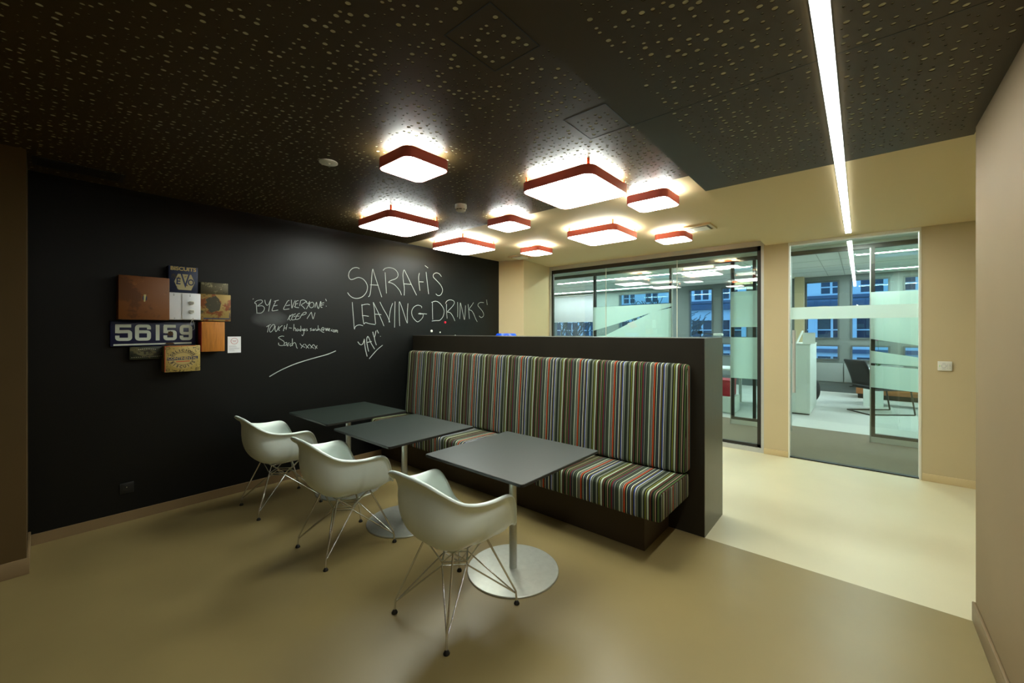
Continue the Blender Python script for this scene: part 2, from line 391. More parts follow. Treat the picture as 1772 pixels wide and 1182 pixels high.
# small ceiling fittings
t = thing('smoke_detector', 'white smoke detector on the brown perforated ceiling', 'smoke detector', (-2.70, 2.44, ZL))
bm = bmesh.new(); lathe(bm, [(.052, 0), (.052, -.03), (.046, -.036)], 32); finish('base', bm, M['white_plastic'], t, smooth=40)
bm = bmesh.new(); lathe(bm, [(.045, -.034), (.043, -.052), (.03, -.062), (.001, -.063)], 32); finish('sensor_head', bm, M['white_plastic'], t, smooth=40)
bm = bmesh.new()
for k in range(8):
    a = 2*PI*k/8; tube(bm, [(.0445*math.cos(a+j), .0445*math.sin(a+j), -.046) for j in (-.22, 0, .22)], .003, 6)
finish('vent_slot', bm, M['dark_grey'], t)
t = thing('ceiling_speaker', 'round flat pale disc on the brown ceiling left of the lamps', 'speaker', (-2.69, 1.25, ZL))
bm = bmesh.new(); lathe(bm, [(.058, 0), (.058, -.005), (.05, -.008), (.001, -.008)], 40); finish('grille', bm, M['white_plastic'], t, smooth=30)
bm = bmesh.new(); lathe(bm, [(.012, -.008), (.008, -.013), (.001, -.014)], 16); finish('centre_cap', bm, M['white_plastic'], t, smooth=30)
t = thing('linear_grille', 'black slot grille in the brown ceiling at the far left end of the black wall', 'vent', (-4.1, .2, ZL))
boxes('frame', [(-.13, -.11, -.24, .2, -.004, 0), (.06, .08, -.24, .2, -.004, 0), (-.11, .06, -.24, -.22, -.004, 0), (-.11, .06, .18, .2, -.004, 0)], M['dark_grey'], t)
boxes('blade', [(-.11+.02*i, -.104+.02*i, -.22, .18, -.003, 0) for i in range(9)], M['rubber'], t)
def vent(x, y, label):
    t = thing('ceiling_vent', label, 'vent', (x, y, ZL), 0, 'ceiling vents by the glazed screen')
    s = .135
    boxes('frame', [(-s, s, -s, -s+.03, -.02, 0), (-s, s, s-.03, s, -.02, 0), (-s, -s+.03, -s+.03, s-.03, -.02, 0), (s-.03, s, -s+.03, s-.03, -.02, 0)], M['cream_skirting'], t)
    box('recess', (-s+.03, s-.03, -s+.03, s-.03, -.004, -.001), M['dark_grey'], t)
    box('centre_plate', (-s+.05, s-.05, -s+.05, s-.05, -.026, -.014), M['white_frame'], t)
    return t
v = vent(-1.31, 4.63, 'square ceiling vent right of the lamps')
dup(v, (-3.88, 4.70, ZL), 'square ceiling vent above the cream pier left')

# ------------------------------------------------------------------ partition and bench
t = thing('partition', 'dark brown waist-high partition carrying the striped bench', 'partition', (0, 0, 0))
PX = -.863
box('panel', (XB, PX, YB, YB+.5, 0, 1.452), M['black_panel'], t, bev=.0015, seg=1)
M['steel_end'] = mat('steel_end', lin(106, 101, 86), .4, metal=.75, noise=.06, nscale=12, stretch=(1, 12, 1))
box('end_plate', (PX, PX+.003, YB+.002, YB+.5, 0, 1.452), M['steel_end'], t)

def stripe_mat():
    seq = '''orange 9;dk2 4;black 5;ltg 4;black 6;slate 10;black 5;white 6;black 4;olive 5;dk2 6;blue 8;white 4;black 6;grey 6;dkg 8;black 6;dkg 6;black 4;grey 10;black 8;lime 7;black 6;ltg 10;black 5;rust 7;black 12;green 6;dk2 6;pink 5;black 8;green 8;black 4;crim 8;slate 8;black 4;grey 6;black 5;dkg 14;black 4;ltg 8;black 4;grey 5;dk2 5;white 3;black 5'''
    pal = dict(orange=(178, 74, 36), black=(20, 17, 13), ltg=(172, 184, 156), slate=(52, 60, 66), white=(204, 204, 184), olive=(104, 98, 42), blue=(52, 72, 132), grey=(122, 126, 110), dkg=(56, 66, 50), lime=(112, 118, 42), rust=(92, 56, 36), green=(72, 92, 48), pink=(165, 140, 118), crim=(100, 34, 36), dk2=(42, 35, 25))
    it = [(a.split()[0], float(a.split()[1])) for a in seq.split(';')]; tot = sum(b for a, b in it); pos = []; acc = 0
    for a, b in it: pos.append((acc/tot, pal[a])); acc += b
    m = mat('striped_fabric', (1, 1, 1, 1), .85, spec=.2); nt = m.node_tree; p = nt.nodes['Principled BSDF']
    tc = nt.nodes.new('ShaderNodeTexCoord'); sp = nt.nodes.new('ShaderNodeSeparateXYZ'); nt.links.new(tc.outputs['Object'], sp.inputs[0])
    sn = nt.nodes.new('ShaderNodeSeparateXYZ'); nt.links.new(tc.outputs['Normal'], sn.inputs[0])
    def mth(op, a, b=None, c=None):
        n = nt.nodes.new('ShaderNodeMath'); n.operation = op
        for i, v in enumerate((a, b, c)):
            if v is None: continue
            if isinstance(v, (int, float)): n.inputs[i].default_value = v
            else: nt.links.new(v, n.inputs[i])
        return n.outputs[0]
    side = mth('GREATER_THAN', mth('ABSOLUTE', sn.outputs['X']), .75)
    co = mth('ADD', mth('MULTIPLY', sp.outputs['X'], mth('SUBTRACT', 1, side)), mth('MULTIPLY', sp.outputs['Y'], side))
    ns = nt.nodes.new('ShaderNodeTexNoise'); ns.inputs['Scale'].default_value = 3; nt.links.new(tc.outputs['Object'], ns.inputs['Vector'])
    co = mth('ADD', co, mth('MULTIPLY', mth('SUBTRACT', ns.outputs['Fac'], .5), .006))
    u = mth('FRACT', mth('ADD', mth('DIVIDE', mth('ADD', co, 1.198+.004), .331), 20.0))
    half = pos[len(pos)//2][0]
    def ramp(ps):
        r = nt.nodes.new('ShaderNodeValToRGB'); cr = r.color_ramp; cr.interpolation = 'CONSTANT'
        cr.elements[0].position = ps[0][0]; cr.elements[0].color = lin(*ps[0][1]); cr.elements[1].position = ps[1][0]; cr.elements[1].color = lin(*ps[1][1])
        for q, c in ps[2:]: cr.elements.new(q).color = lin(*c)
        nt.links.new(u, r.inputs[0]); return r.outputs[0]
    mx = nt.nodes.new('ShaderNodeMix'); mx.data_type = 'RGBA'
    nt.links.new(mth('GREATER_THAN', u, half), mx.inputs['Factor']); nt.links.new(ramp(pos[:len(pos)//2]), mx.inputs['A']); nt.links.new(ramp(pos[len(pos)//2:]), mx.inputs['B'])
    nt.links.new(mx.outputs['Result'], p.inputs['Base Color'])
    wv = nt.nodes.new('ShaderNodeTexNoise'); wv.inputs['Scale'].default_value = 500; nt.links.new(tc.outputs['Object'], wv.inputs['Vector'])
    b = nt.nodes.new('ShaderNodeBump'); b.inputs['Strength'].default_value = .25; b.inputs['Distance'].default_value = .001
    nt.links.new(wv.outputs['Fac'], b.inputs['Height']); nt.links.new(b.outputs[0], p.inputs['Normal'])
    return m
M['stripes'] = stripe_mat()
t = thing('bench', 'long bench upholstered in multicoloured vertical stripes along the dark partition', 'bench', (0, 0, 0))
M['plinth'] = mat('plinth', lin(62, 50, 34), .5, spec=.3)
box('plinth', (XB+.012, -1.12, 2.69, YB-.001, 0, .285), M['plinth'], t)
def cushion(name, prof, x0, x1, r, parent):
    """closed (y,z) outline swept along x with softly rounded ends and a little sag"""
    bm = bmesh.new(); n = len(prof); cy = sum(p[0] for p in prof)/n; cz = sum(p[1] for p in prof)/n
    xs = [(x0, .86), (x0+r*.12, .93), (x0+r*.45, .985), (x0+r, 1)]
    k = 60; xs += [(x0+r+(x1-x0-2*r)*i/k, 1) for i in range(1, k)] + [(x1-r, 1), (x1-r*.45, .985), (x1-r*.12, .93), (x1, .86)]
    rings = []
    for x, s in xs:
        wv = 1+.004*math.sin(x*9)+.003*math.sin(x*23+1)
        d = (1-s)*.16
        ring = []
        for y, z in prof:
            vy, vz = y-cy, z-cz; L = math.hypot(vy, vz)
            f = (L-d)/L*wv
            ring.append(bm.verts.new((x, cy+vy*f, cz+vz*f)))
        rings.append(ring)
    for A, B in zip(rings, rings[1:]):
        for i in range(n): bm.faces.new((A[i], A[(i+1) % n], B[(i+1) % n], B[i]))
    bm.faces.new(rings[0][::-1]); bm.faces.new(rings[-1])
    bmesh.ops.recalc_face_normals(bm, faces=bm.faces[:])
    return finish(name, bm, M['stripes'], parent, smooth=60)
def soft(pts, r, n=5):
    out = []; m = len(pts)
    for i in range(m):
        p = Vector(pts[i]); a = (Vector(pts[i-1])-p); b = (Vector(pts[(i+1) % m])-p); k = min(r[i], a.length*.45, b.length*.45)
        q0, q1 = p+a.normalized()*k, p+b.normalized()*k
        for j in range(n+1):
            u = j/n; out.append(tuple(q0*(1-u)**2+p*2*u*(1-u)+q1*u*u))
    return out
cushion('seat_cushion', soft([(2.535, .288), (2.535, .475), (3.12, .462), (3.12, .288)], [.02, .05, .03, .02]), XB+.012, -.957, .03, t)
cushion('back_cushion', soft([(3.02, .468), (3.035, .75), (3.075, 1.255), (YB-.002, 1.262), (YB-.002, .468)], [.035, .3, .035, .02, .02]), XB+.012, -.957, .03, t)

# ------------------------------------------------------------------ tables
M['table_top'] = mat('table_top', lin(23, 34, 28), .36, spec=.8, noise=.1, nscale=6, stretch=(14, 1, 1), bump=.12, bscale=40)
M['table_edge'] = mat('table_edge', lin(26, 25, 22), .5, noise=.1, nscale=10)
def table(label, x, y, dx=.78, dy=.77, rz=0):
    t = thing('cafe_table', label, 'table', (x, y, 0), rz, 'square cafe tables along the bench')
    bm = bmesh.new(); prism(bm, rrect(-dx/2, dx/2, -dy/2, dy/2, .018, 5), .016, base=.722)
    bmesh.ops.bevel(bm, geom=[e for e in bm.edges if abs(e.verts[0].co.z-e.verts[1].co.z) < 1e-5], offset=.002, segments=2, affect='EDGES')
    o = finish('table_top', bm, M['table_top'], t, smooth=40); o.data.materials.append(M['table_edge'])
    for p in o.data.polygons:
        if p.normal.z < .6: p.material_index = 1
    bm = bmesh.new(); lathe(bm, [(.024, .012), (.024, .722)], 24); finish('pole', bm, M['steel'], t, smooth=40)
    bm = bmesh.new(); lathe(bm, [(.287, 0), (.287, .007), (.284, .010), (.03, .0125), (.001, .0125)], 64); finish('base_plate', bm, M['steel'], t, smooth=30)
    bx_ = bmesh.new(); bx(bx_, -.09, .09, -.09, .09, .716, .7215); finish('mounting_plate', bx_, M['dark_grey'], t)
    return t
t3 = table('black square cafe table nearest the viewer, its top lit grey', -1.665, 1.945, .785, .775)
dup(t3, (-2.75, 1.885, 0), 'black square cafe table in the middle of the row of three')
dup(t3, (-3.71, 1.915, 0), 'black square cafe table farthest left, next to the chalk-written black wall')

# ------------------------------------------------------------------ shell armchairs on wire bases
M['shell'] = mat('shell', lin(234, 245, 238), .38, spec=.4, bump=.03, bscale=600)
def chair(label, x, y, rz=0):
    t = thing('shell_armchair', label, 'chair', (x, y, 0), rz, 'white shell armchairs with wire legs')
    half = [(0, -.318, .808), (.09, -.314, .805), (.165, -.296, .787), (.225, -.255, .749), (.264, -.195, .706), (.284, -.115, .680), (.293, -.02, .668), (.297, .055, .668), (.297, .108, .662), (.289, .148, .632), (.275, .178, .575), (.257, .2, .51), (.236, .222, .462), (.2, .243, .437), (.14, .257, .428), (.07, .264, .426), (0, .266, .426)]
    half = smoothline(half, 4)
    rim = [Vector(p) for p in half] + [Vector((-p[0], p[1], p[2])) for p in half[-2:0:-1]]
    n = len(rim); bm = bmesh.new(); Cc = Vector((0, -.015, .372)); rings = []; T = [.0, .12, .25, .38, .5, .6, .7, .79, .87, .94, 1.0]
    for i, R in enumerate(rim):
        tan = (rim[(i+1) % n]-rim[i-1]); nrm = Vector((tan.y, -tan.x, 0))
        rad = Vector((R.x, R.y+.02, 0)).normalized()
        if nrm.length < 1e-4: nrm = rad
        nrm.normalize()
        if nrm.dot(rad) < 0: nrm = -nrm
        nrm = (nrm*.5+rad*.8).normalized()
        hgt = max(0, min(1, (R.z-.426)/.24))
        bxy = Vector((R.x, R.y, 0))*(.97-.0*hgt)
        if R.y < 0: bxy.y *= 1-.03*hgt
        up = Vector((0, 0, 1)); bk = max(0, min(1, -R.y/.3)); fw, fh = hgt*(.018+.018*bk), hgt*(.03+.045*bk)
        inner = R-nrm*(.012+fw)-up*(.002+fh)
        p1 = Cc+(bxy-Vector((Cc.x, Cc.y, 0)))*.80; p1.z = .372+.004*(1-hgt)
        p2 = bxy.copy()*(.955 if hgt > .3 else .97); p2.z = .372+.05*(1-hgt)+(.11 if R.y > 0 else .15)*hgt
        if R.y > .2 and hgt < .3: p2 = inner*.86+Cc*.14; p2.z = .428
        col = []
        for s in T[1:]:
            q = Cc*(1-s)**3+p1*3*s*(1-s)**2+p2*3*s*s*(1-s)+inner*s**3
            col.append(q)
        for a, b in ((.72, .55), (.46, .26), (.22, .08)): col.append(R-nrm*(.008+fw*a)-up*(.002+fh*b))
        col.append(R-nrm*.003); col.append(R+nrm*.006-up*.003); col.append(R+nrm*.009-up*.010); col.append(R+nrm*.009-up*.016)
        rings.append([bm.verts.new(q) for q in col])
    c0 = bm.verts.new(Cc)
    for i in range(n):
        A, B = rings[i], rings[(i+1) % n]
        bm.faces.new((c0, B[0], A[0]))
        for k in range(len(A)-1): bm.faces.new((A[k], B[k], B[k+1], A[k+1]))
    bmesh.ops.recalc_face_normals(bm, faces=bm.faces[:])
    if sum(f.normal.z for f in bm.faces if f.calc_center_median().z < .4) < 0: bmesh.ops.reverse_faces(bm, faces=bm.faces[:])
    o = finish('seat_shell', bm, M['shell'], t, smooth=180)
    md = o.modifiers.new('solid', 'SOLIDIFY'); md.thickness = .005; md.offset = -1
    md = o.modifiers.new('sub', 'SUBSURF'); md.levels = md.render_levels = 1
    D = {(0, -1): (0, -.092, .268), (1, 0): (.092, 0, .268), (0, 1): (0, .092, .268), (-1, 0): (-.092, 0, .268)}
    for sx in (-1, 1):
        for sy in (-1, 1):
            F = Vector((sx*(.235 if sy > 0 else .212), sy*.24, 0)); m = Vector((sx*.115, sy*.115, .383)); q = F+(m-F)*.1
            q.z = .035
            bm = bmesh.new(); tube(bm, [m, F+Vector((0, 0, .06))+(m-F)*.03, F+Vector((0, 0, .012))], .0056, 8)
            a, b = Vector(D[(sx, 0)]), Vector(D[(0, sy)])
            k = F+(m-F)*.05; k.z = .062
            tube(bm, [a, k+(a-k)*.04, k, k+(b-k)*.04, b], .0043, 8)
            lg = finish('leg', bm, M['chrome'], t, smooth=60)
            bm = bmesh.new(); lathe(bm, [(.015, 0), (.016, .005), (.011, .014), (.006, .02)], 16, (F.x, F.y)); finish('foot_cap', bm, M['rubber'], lg, smooth=40)
    bm = bmesh.new(); ks = [(0, -1), (1, 0), (0, 1), (-1, 0)]
    for z in (0, .018):
        P = [Vector(D[k])+Vector((0, 0, z)) for k in ks]
        for i in range(4): tube(bm, [P[i], P[(i+1) % 4]], .0044, 8)
    for i, k in enumerate(ks):
        a = Vector(D[k])
        for s in (-1, 1):
            m = Vector((k[0]*.115 if k[0] else s*.115, k[1]*.115 if k[1] else s*.115, .383)); tube(bm, [a+Vector((0, 0, .018)), m], .0042, 8)
    for sx in (-1, 1):
        tube(bm, [(sx*.115, -.115, .381), (sx*.115, .115, .381)], .004, 8)
    for sy in (-1, 1): tube(bm, [(-.115, sy*.115, .381), (.115, sy*.115, .381)], .004, 8)
    finish('brace', bm, M['chrome'], t, smooth=60)
    return t
c3 = chair('white shell armchair nearest the viewer, at the closest table', -1.672, 1.47)
dup(c3, (-2.757, 1.405, 0), 'white shell armchair in the middle of the three, at the middle table')
dup(c3, (-3.845, 1.37, 0), 'white shell armchair farthest left, beside the black wall')

# ------------------------------------------------------------------ things on the blackboard
FX = lambda d: (lambda a, b: (XB+d, a, b))
CHALK = {}
CHALK['title1']=[[(2.41,2.231),(2.392,2.239),(2.363,2.239),(2.331,2.228),(2.303,2.204),(2.285,2.175),(2.278,2.141),(2.285,2.112),(2.306,2.096),(2.338,2.104),(2.37,2.12),(2.406,2.129),(2.45,2.118),(2.487,2.087),(2.508,2.048),(2.51,2.013),(2.498,1.968),(2.465,1.924),(2.425,1.897),(2.374,1.884),(2.328,1.891),(2.292,1.912),(2.266,1.944)],[(2.523,1.912),(2.54,1.932),(2.551,1.982),(2.559,2.059),(2.566,2.158),(2.578,2.244),(2.593,2.21),(2.62,2.135),(2.655,2.039),(2.699,1.92)],[(2.546,2.057),(2.655,2.061)],[(2.745,2.226),(2.753,2.105),(2.763,1.971)],[(2.717,2.246),(2.743,2.273),(2.792,2.289),(2.85,2.289),(2.896,2.269),(2.924,2.235),(2.924,2.195),(2.891,2.162),(2.825,2.134),(2.792,2.109),(2.825,2.106),(2.875,2.087),(2.925,2.047),(2.96,2.006),(2.977,1.964)],[(3.018,1.964),(3.02,2.055),(3.007,2.136),(2.999,2.217),(3.005,2.263),(3.018,2.287),(3.038,2.259),(3.082,2.188),(3.136,2.095),(3.208,1.978)],[(3.012,2.11),(3.127,2.113)],[(3.252,2.273),(3.24,2.212),(3.249,2.12),(3.261,2.042)],[(3.252,2.159),(3.318,2.162)],[(3.361,2.299),(3.38,2.163),(3.403,2.007)],[(3.342,2.384),(3.395,2.357)],[(3.623,2.263),(3.59,2.296),(3.539,2.308),(3.494,2.29),(3.479,2.26),(3.494,2.234),(3.549,2.195),(3.611,2.144),(3.642,2.089),(3.632,2.04),(3.601,2.005),(3.56,1.998),(3.524,2.02)]]
CHALK['title2']=[[(2.322,1.838),(2.331,1.726),(2.339,1.632),(2.347,1.535),(2.358,1.556),(2.383,1.574),(2.417,1.579),(2.454,1.57)],[(2.44,1.82),(2.446,1.719),(2.457,1.634),(2.466,1.591),(2.486,1.607),(2.538,1.595),(2.613,1.586)],[(2.434,1.808),(2.48,1.821),(2.518,1.825),(2.541,1.818)],[(2.443,1.687),(2.48,1.688),(2.527,1.682)],[(2.585,1.852),(2.598,1.779),(2.607,1.681),(2.616,1.594)],[(2.585,1.852),(2.622,1.786),(2.671,1.694),(2.729,1.57)],[(2.604,1.711),(2.692,1.708)],[(2.674,1.86),(2.72,1.779),(2.77,1.703),(2.812,1.616)],[(2.85,1.855),(2.821,1.778),(2.805,1.687),(2.799,1.616)],[(2.885,1.877),(2.88,1.734),(2.877,1.552)],[(2.951,1.573),(2.946,1.679),(2.944,1.794),(2.947,1.878),(2.979,1.819),(3.02,1.716),(3.064,1.613),(3.064,1.729),(3.075,1.864)],[(3.285,1.815),(3.289,1.832),(3.26,1.845),(3.223,1.848),(3.18,1.831),(3.145,1.797),(3.131,1.749),(3.145,1.696),(3.18,1.656),(3.223,1.63),(3.267,1.652),(3.304,1.689),(3.315,1.725),(3.304,1.734),(3.26,1.745),(3.238,1.734),(3.289,1.74),(3.375,1.737)],[(3.238,1.74),(3.26,1.733),(3.289,1.734)],[(3.467,1.897),(3.468,1.784),(3.472,1.663)],[(3.45,1.896),(3.505,1.916),(3.556,1.913),(3.6,1.889),(3.641,1.85),(3.668,1.804),(3.668,1.757),(3.649,1.709),(3.608,1.667),(3.578,1.655),(3.526,1.653),(3.458,1.644)],[(3.714,1.889),(3.714,1.782),(3.725,1.686)],[(3.697,1.895),(3.714,1.925),(3.76,1.949),(3.807,1.951),(3.847,1.939),(3.859,1.915),(3.843,1.884),(3.799,1.839),(3.729,1.78),(3.768,1.775),(3.807,1.749),(3.843,1.702),(3.869,1.655)],[(3.919,1.927),(3.923,1.821),(3.919,1.713)],[(3.96,1.687),(3.968,1.804),(3.972,1.918),(4.001,1.842),(4.03,1.744),(4.055,1.68),(4.068,1.777),(4.074,1.886)],[(4.127,1.908),(4.14,1.798),(4.153,1.69)],[(4.238,1.939),(4.196,1.889),(4.144,1.83),(4.196,1.816),(4.24,1.77),(4.275,1.707),(4.315,1.65)],[(4.457,1.949),(4.392,1.949),(4.347,1.932),(4.329,1.902),(4.365,1.865),(4.42,1.822),(4.452,1.777),(4.448,1.744),(4.42,1.721),(4.388,1.72),(4.356,1.742)],[(4.518,1.998),(4.532,1.918)]]
CHALK['bye']=[[(1.321,1.81),(1.328,1.817)],[(1.357,1.675),(1.354,1.72),(1.35,1.767),(1.339,1.773),(1.341,1.785),(1.36,1.8),(1.39,1.808),(1.403,1.8),(1.398,1.781),(1.362,1.748),(1.398,1.752),(1.417,1.741),(1.421,1.723),(1.411,1.698),(1.39,1.681),(1.362,1.68)],[(1.425,1.811),(1.43,1.78),(1.443,1.759),(1.458,1.77),(1.469,1.797),(1.479,1.821)],[(1.479,1.821),(1.467,1.758),(1.458,1.7)],[(1.549,1.816),(1.506,1.801)],[(1.524,1.805),(1.506,1.765),(1.489,1.711),(1.511,1.709),(1.544,1.717)],[(1.504,1.755),(1.537,1.764)],[(1.649,1.818),(1.633,1.811),(1.614,1.775),(1.594,1.73),(1.61,1.725),(1.649,1.733)],[(1.619,1.763),(1.656,1.773)],[(1.668,1.826),(1.67,1.783),(1.674,1.743),(1.687,1.779),(1.706,1.823)],[(1.737,1.822),(1.713,1.811),(1.706,1.765),(1.699,1.759),(1.708,1.752),(1.742,1.749)],[(1.71,1.785),(1.734,1.792)],[(1.759,1.826),(1.749,1.767)],[(1.756,1.821),(1.78,1.832),(1.807,1.826),(1.807,1.811),(1.766,1.78),(1.78,1.763),(1.803,1.739)],[(1.817,1.822),(1.822,1.801),(1.837,1.8),(1.85,1.821)],[(1.85,1.821),(1.835,1.776),(1.815,1.739)],[(1.88,1.815),(1.855,1.803),(1.845,1.777),(1.86,1.754),(1.885,1.763),(1.895,1.79),(1.88,1.815)],[(1.905,1.759),(1.913,1.796),(1.921,1.814),(1.928,1.77),(1.941,1.749),(1.952,1.782),(1.962,1.825)],[(1.967,1.828),(1.967,1.767),(1.983,1.765)],[(1.967,1.806),(2.002,1.815)],[(1.962,1.785),(1.996,1.792)],[(2.017,1.857),(2.027,1.833)],[(2.022,1.78),(2.027,1.776)]]
CHALK['keep']=[[(1.656,1.67),(1.647,1.648),(1.633,1.618)],[(1.682,1.681),(1.647,1.645),(1.66,1.613)],[(1.71,1.685),(1.684,1.669),(1.67,1.628),(1.68,1.621),(1.708,1.627)],[(1.689,1.651),(1.708,1.664)],[(1.751,1.691),(1.727,1.677),(1.708,1.634),(1.727,1.627),(1.746,1.64)],[(1.722,1.66),(1.746,1.663)],[(1.766,1.671),(1.749,1.638)],[(1.761,1.666),(1.79,1.7),(1.814,1.703),(1.807,1.685),(1.771,1.671)],[(1.822,1.637),(1.845,1.674),(1.867,1.708)],[(1.867,1.708),(1.875,1.669),(1.884,1.637),(1.895,1.665),(1.905,1.704)]]
CHALK['touch']=[[(1.439,1.548),(1.465,1.565),(1.478,1.57)],[(1.461,1.56),(1.454,1.526),(1.448,1.495)],[(1.5,1.573),(1.483,1.555),(1.467,1.522),(1.472,1.497),(1.489,1.507),(1.509,1.541),(1.513,1.565),(1.5,1.573)],[(1.518,1.556),(1.516,1.522),(1.525,1.501),(1.54,1.527),(1.551,1.556)],[(1.584,1.564),(1.563,1.546),(1.548,1.522),(1.558,1.511)],[(1.604,1.564),(1.599,1.537),(1.592,1.506)],[(1.629,1.579),(1.617,1.52)],[(1.599,1.534),(1.622,1.542)],[(1.645,1.54),(1.672,1.537)],[(1.693,1.578),(1.692,1.543),(1.69,1.51)],[(1.692,1.532),(1.702,1.54),(1.709,1.53),(1.71,1.506)],[(1.73,1.53),(1.718,1.52),(1.725,1.507),(1.737,1.518),(1.735,1.53),(1.74,1.51)],[(1.76,1.561),(1.762,1.51),(1.749,1.513),(1.752,1.525),(1.762,1.525)],[(1.784,1.53),(1.774,1.52),(1.784,1.512),(1.788,1.525),(1.791,1.487),(1.779,1.459),(1.769,1.469)],[(1.796,1.515),(1.806,1.523),(1.798,1.531),(1.793,1.515),(1.808,1.51)],[(1.825,1.531),(1.816,1.526),(1.828,1.515),(1.816,1.508)],[(1.87,1.536),(1.855,1.531),(1.868,1.518),(1.855,1.508)],[(1.886,1.528),(1.878,1.518),(1.888,1.512),(1.893,1.528),(1.896,1.513)],[(1.903,1.513),(1.909,1.531),(1.914,1.531)],[(1.924,1.526),(1.919,1.513),(1.932,1.516),(1.934,1.529)],[(1.937,1.568),(1.939,1.513)],[(1.942,1.523),(1.955,1.529),(1.96,1.505)],[(1.997,1.529),(1.984,1.524),(1.992,1.513),(2.002,1.524),(2.002,1.537),(1.986,1.547),(1.973,1.529),(1.976,1.502),(2.002,1.492)],[(2.018,1.54),(2.021,1.513),(2.026,1.534),(2.031,1.513),(2.039,1.537),(2.045,1.511)],[(2.05,1.519),(2.064,1.527),(2.056,1.535),(2.05,1.513),(2.064,1.508)],[(2.072,1.509),(2.075,1.508)],[(2.091,1.527),(2.08,1.513),(2.093,1.505)],[(2.104,1.521),(2.099,1.505),(2.113,1.497),(2.118,1.516),(2.104,1.521)],[(2.124,1.494),(2.129,1.519),(2.137,1.516),(2.137,1.497)],[(2.137,1.513),(2.148,1.516),(2.15,1.489)]]
CHALK['signature']=[[(1.599,1.453),(1.576,1.456),(1.547,1.441),(1.572,1.421),(1.599,1.399),(1.599,1.369),(1.576,1.36),(1.551,1.368),(1.548,1.39)],[(1.624,1.393),(1.604,1.384),(1.599,1.362),(1.622,1.369),(1.624,1.393),(1.629,1.353)],[(1.636,1.353),(1.64,1.383),(1.65,1.388)],[(1.668,1.382),(1.654,1.368),(1.661,1.353),(1.676,1.367)],[(1.677,1.43),(1.678,1.355)],[(1.68,1.372),(1.697,1.389),(1.711,1.376),(1.718,1.341),(1.728,1.328)],[(1.752,1.378),(1.769,1.355),(1.803,1.336)],[(1.796,1.372),(1.779,1.355),(1.762,1.327)],[(1.803,1.372),(1.823,1.343),(1.845,1.324)],[(1.845,1.366),(1.83,1.348),(1.813,1.325)],[(1.848,1.368),(1.868,1.342),(1.893,1.323)],[(1.888,1.365),(1.873,1.347),(1.86,1.324)],[(1.891,1.365),(1.909,1.341),(1.929,1.322)],[(1.928,1.353),(1.916,1.335),(1.906,1.315)]]
CHALK['underline']=[[(1.465,1.058),(1.53,1.095),(1.603,1.13),(1.699,1.167),(1.784,1.192),(1.857,1.211),(1.946,1.232),(2.039,1.254),(2.131,1.288)]]
CHALK['yay']=[[(2.389,1.385),(2.411,1.357),(2.433,1.348),(2.455,1.365),(2.471,1.415)],[(2.471,1.415),(2.476,1.352),(2.487,1.284),(2.507,1.209)],[(2.526,1.267),(2.513,1.317),(2.501,1.385),(2.504,1.427),(2.516,1.444),(2.533,1.418),(2.561,1.358),(2.603,1.293)],[(2.507,1.374),(2.565,1.385)],[(2.579,1.499),(2.589,1.46),(2.6,1.434),(2.612,1.469),(2.622,1.512)],[(2.6,1.434),(2.608,1.391),(2.627,1.339)],[(2.636,1.52),(2.655,1.481)],[(2.679,1.446),(2.683,1.442)],[(2.533,1.18),(2.589,1.238),(2.646,1.291),(2.711,1.337)]]
def chalk(name, key, wd, label, cat='chalk writing'):
    bm = bmesh.new()
    for st in CHALK[key]: ribbon(bm, smoothline(st, 4), wd, FX(.0015))
    tag(finish(name, bm, M['chalk'], kind='thing'), label, cat)
def chalk_block(name, keys, wd, label):
    t = thing(name, label, 'chalk writing', (XB, 0, 0))
    for k in keys:
        bm = bmesh.new()
        for st in CHALK[k]: ribbon(bm, smoothline(st, 4), wd, LX(.0015))
        finish('written_line', bm, M['chalk'], t)
LX = lambda d: (lambda a, b: (d, a, b))
chalk_block('chalk_heading', ('title1', 'title2'), .0062, 'two lines of large chalk capitals announcing leaving drinks on the black wall')
chalk_block('chalk_message', ('bye', 'keep', 'touch', 'signature'), .0052, 'smaller chalk farewell note with an e-mail line, left of the big heading')
chalk('chalk_underline', 'underline', .008, 'long slanting chalk line under the small farewell note', 'chalk mark')
chalk('chalk_cheer', 'yay', .0075, 'slanted chalk cheer with a short underline below the big heading')

def magnet(y, z, r, m, label):
    bm = bmesh.new(); lathe(bm, [(r, 0), (r, r*.5), (r*.75, r*.8), (.0005, r*.9)], 20)
    o = finish('magnet', bm, m, smooth=40); o.location = (XB+.0005, y, z); o.rotation_euler = (0, PI/2, 0); tag(o, label, 'magnet', 'small round magnets on the black wall')
M['red_gloss'] = mat('red_gloss', lin(200, 20, 50), .3)
magnet(3.687, 1.63, .016, M['red_gloss'], 'small red round magnet under the big chalk heading')
magnet(3.45, 1.509, .016, M['white_plastic'], 'larger white round magnet above the bench back')
magnet(3.60, 1.492, .009, M['white_plastic'], 'tiny white magnet just right of the larger white one')
magnet(3.875, 1.447, .009, M['white_plastic'], 'tiny white magnet peeking over the partition edge')

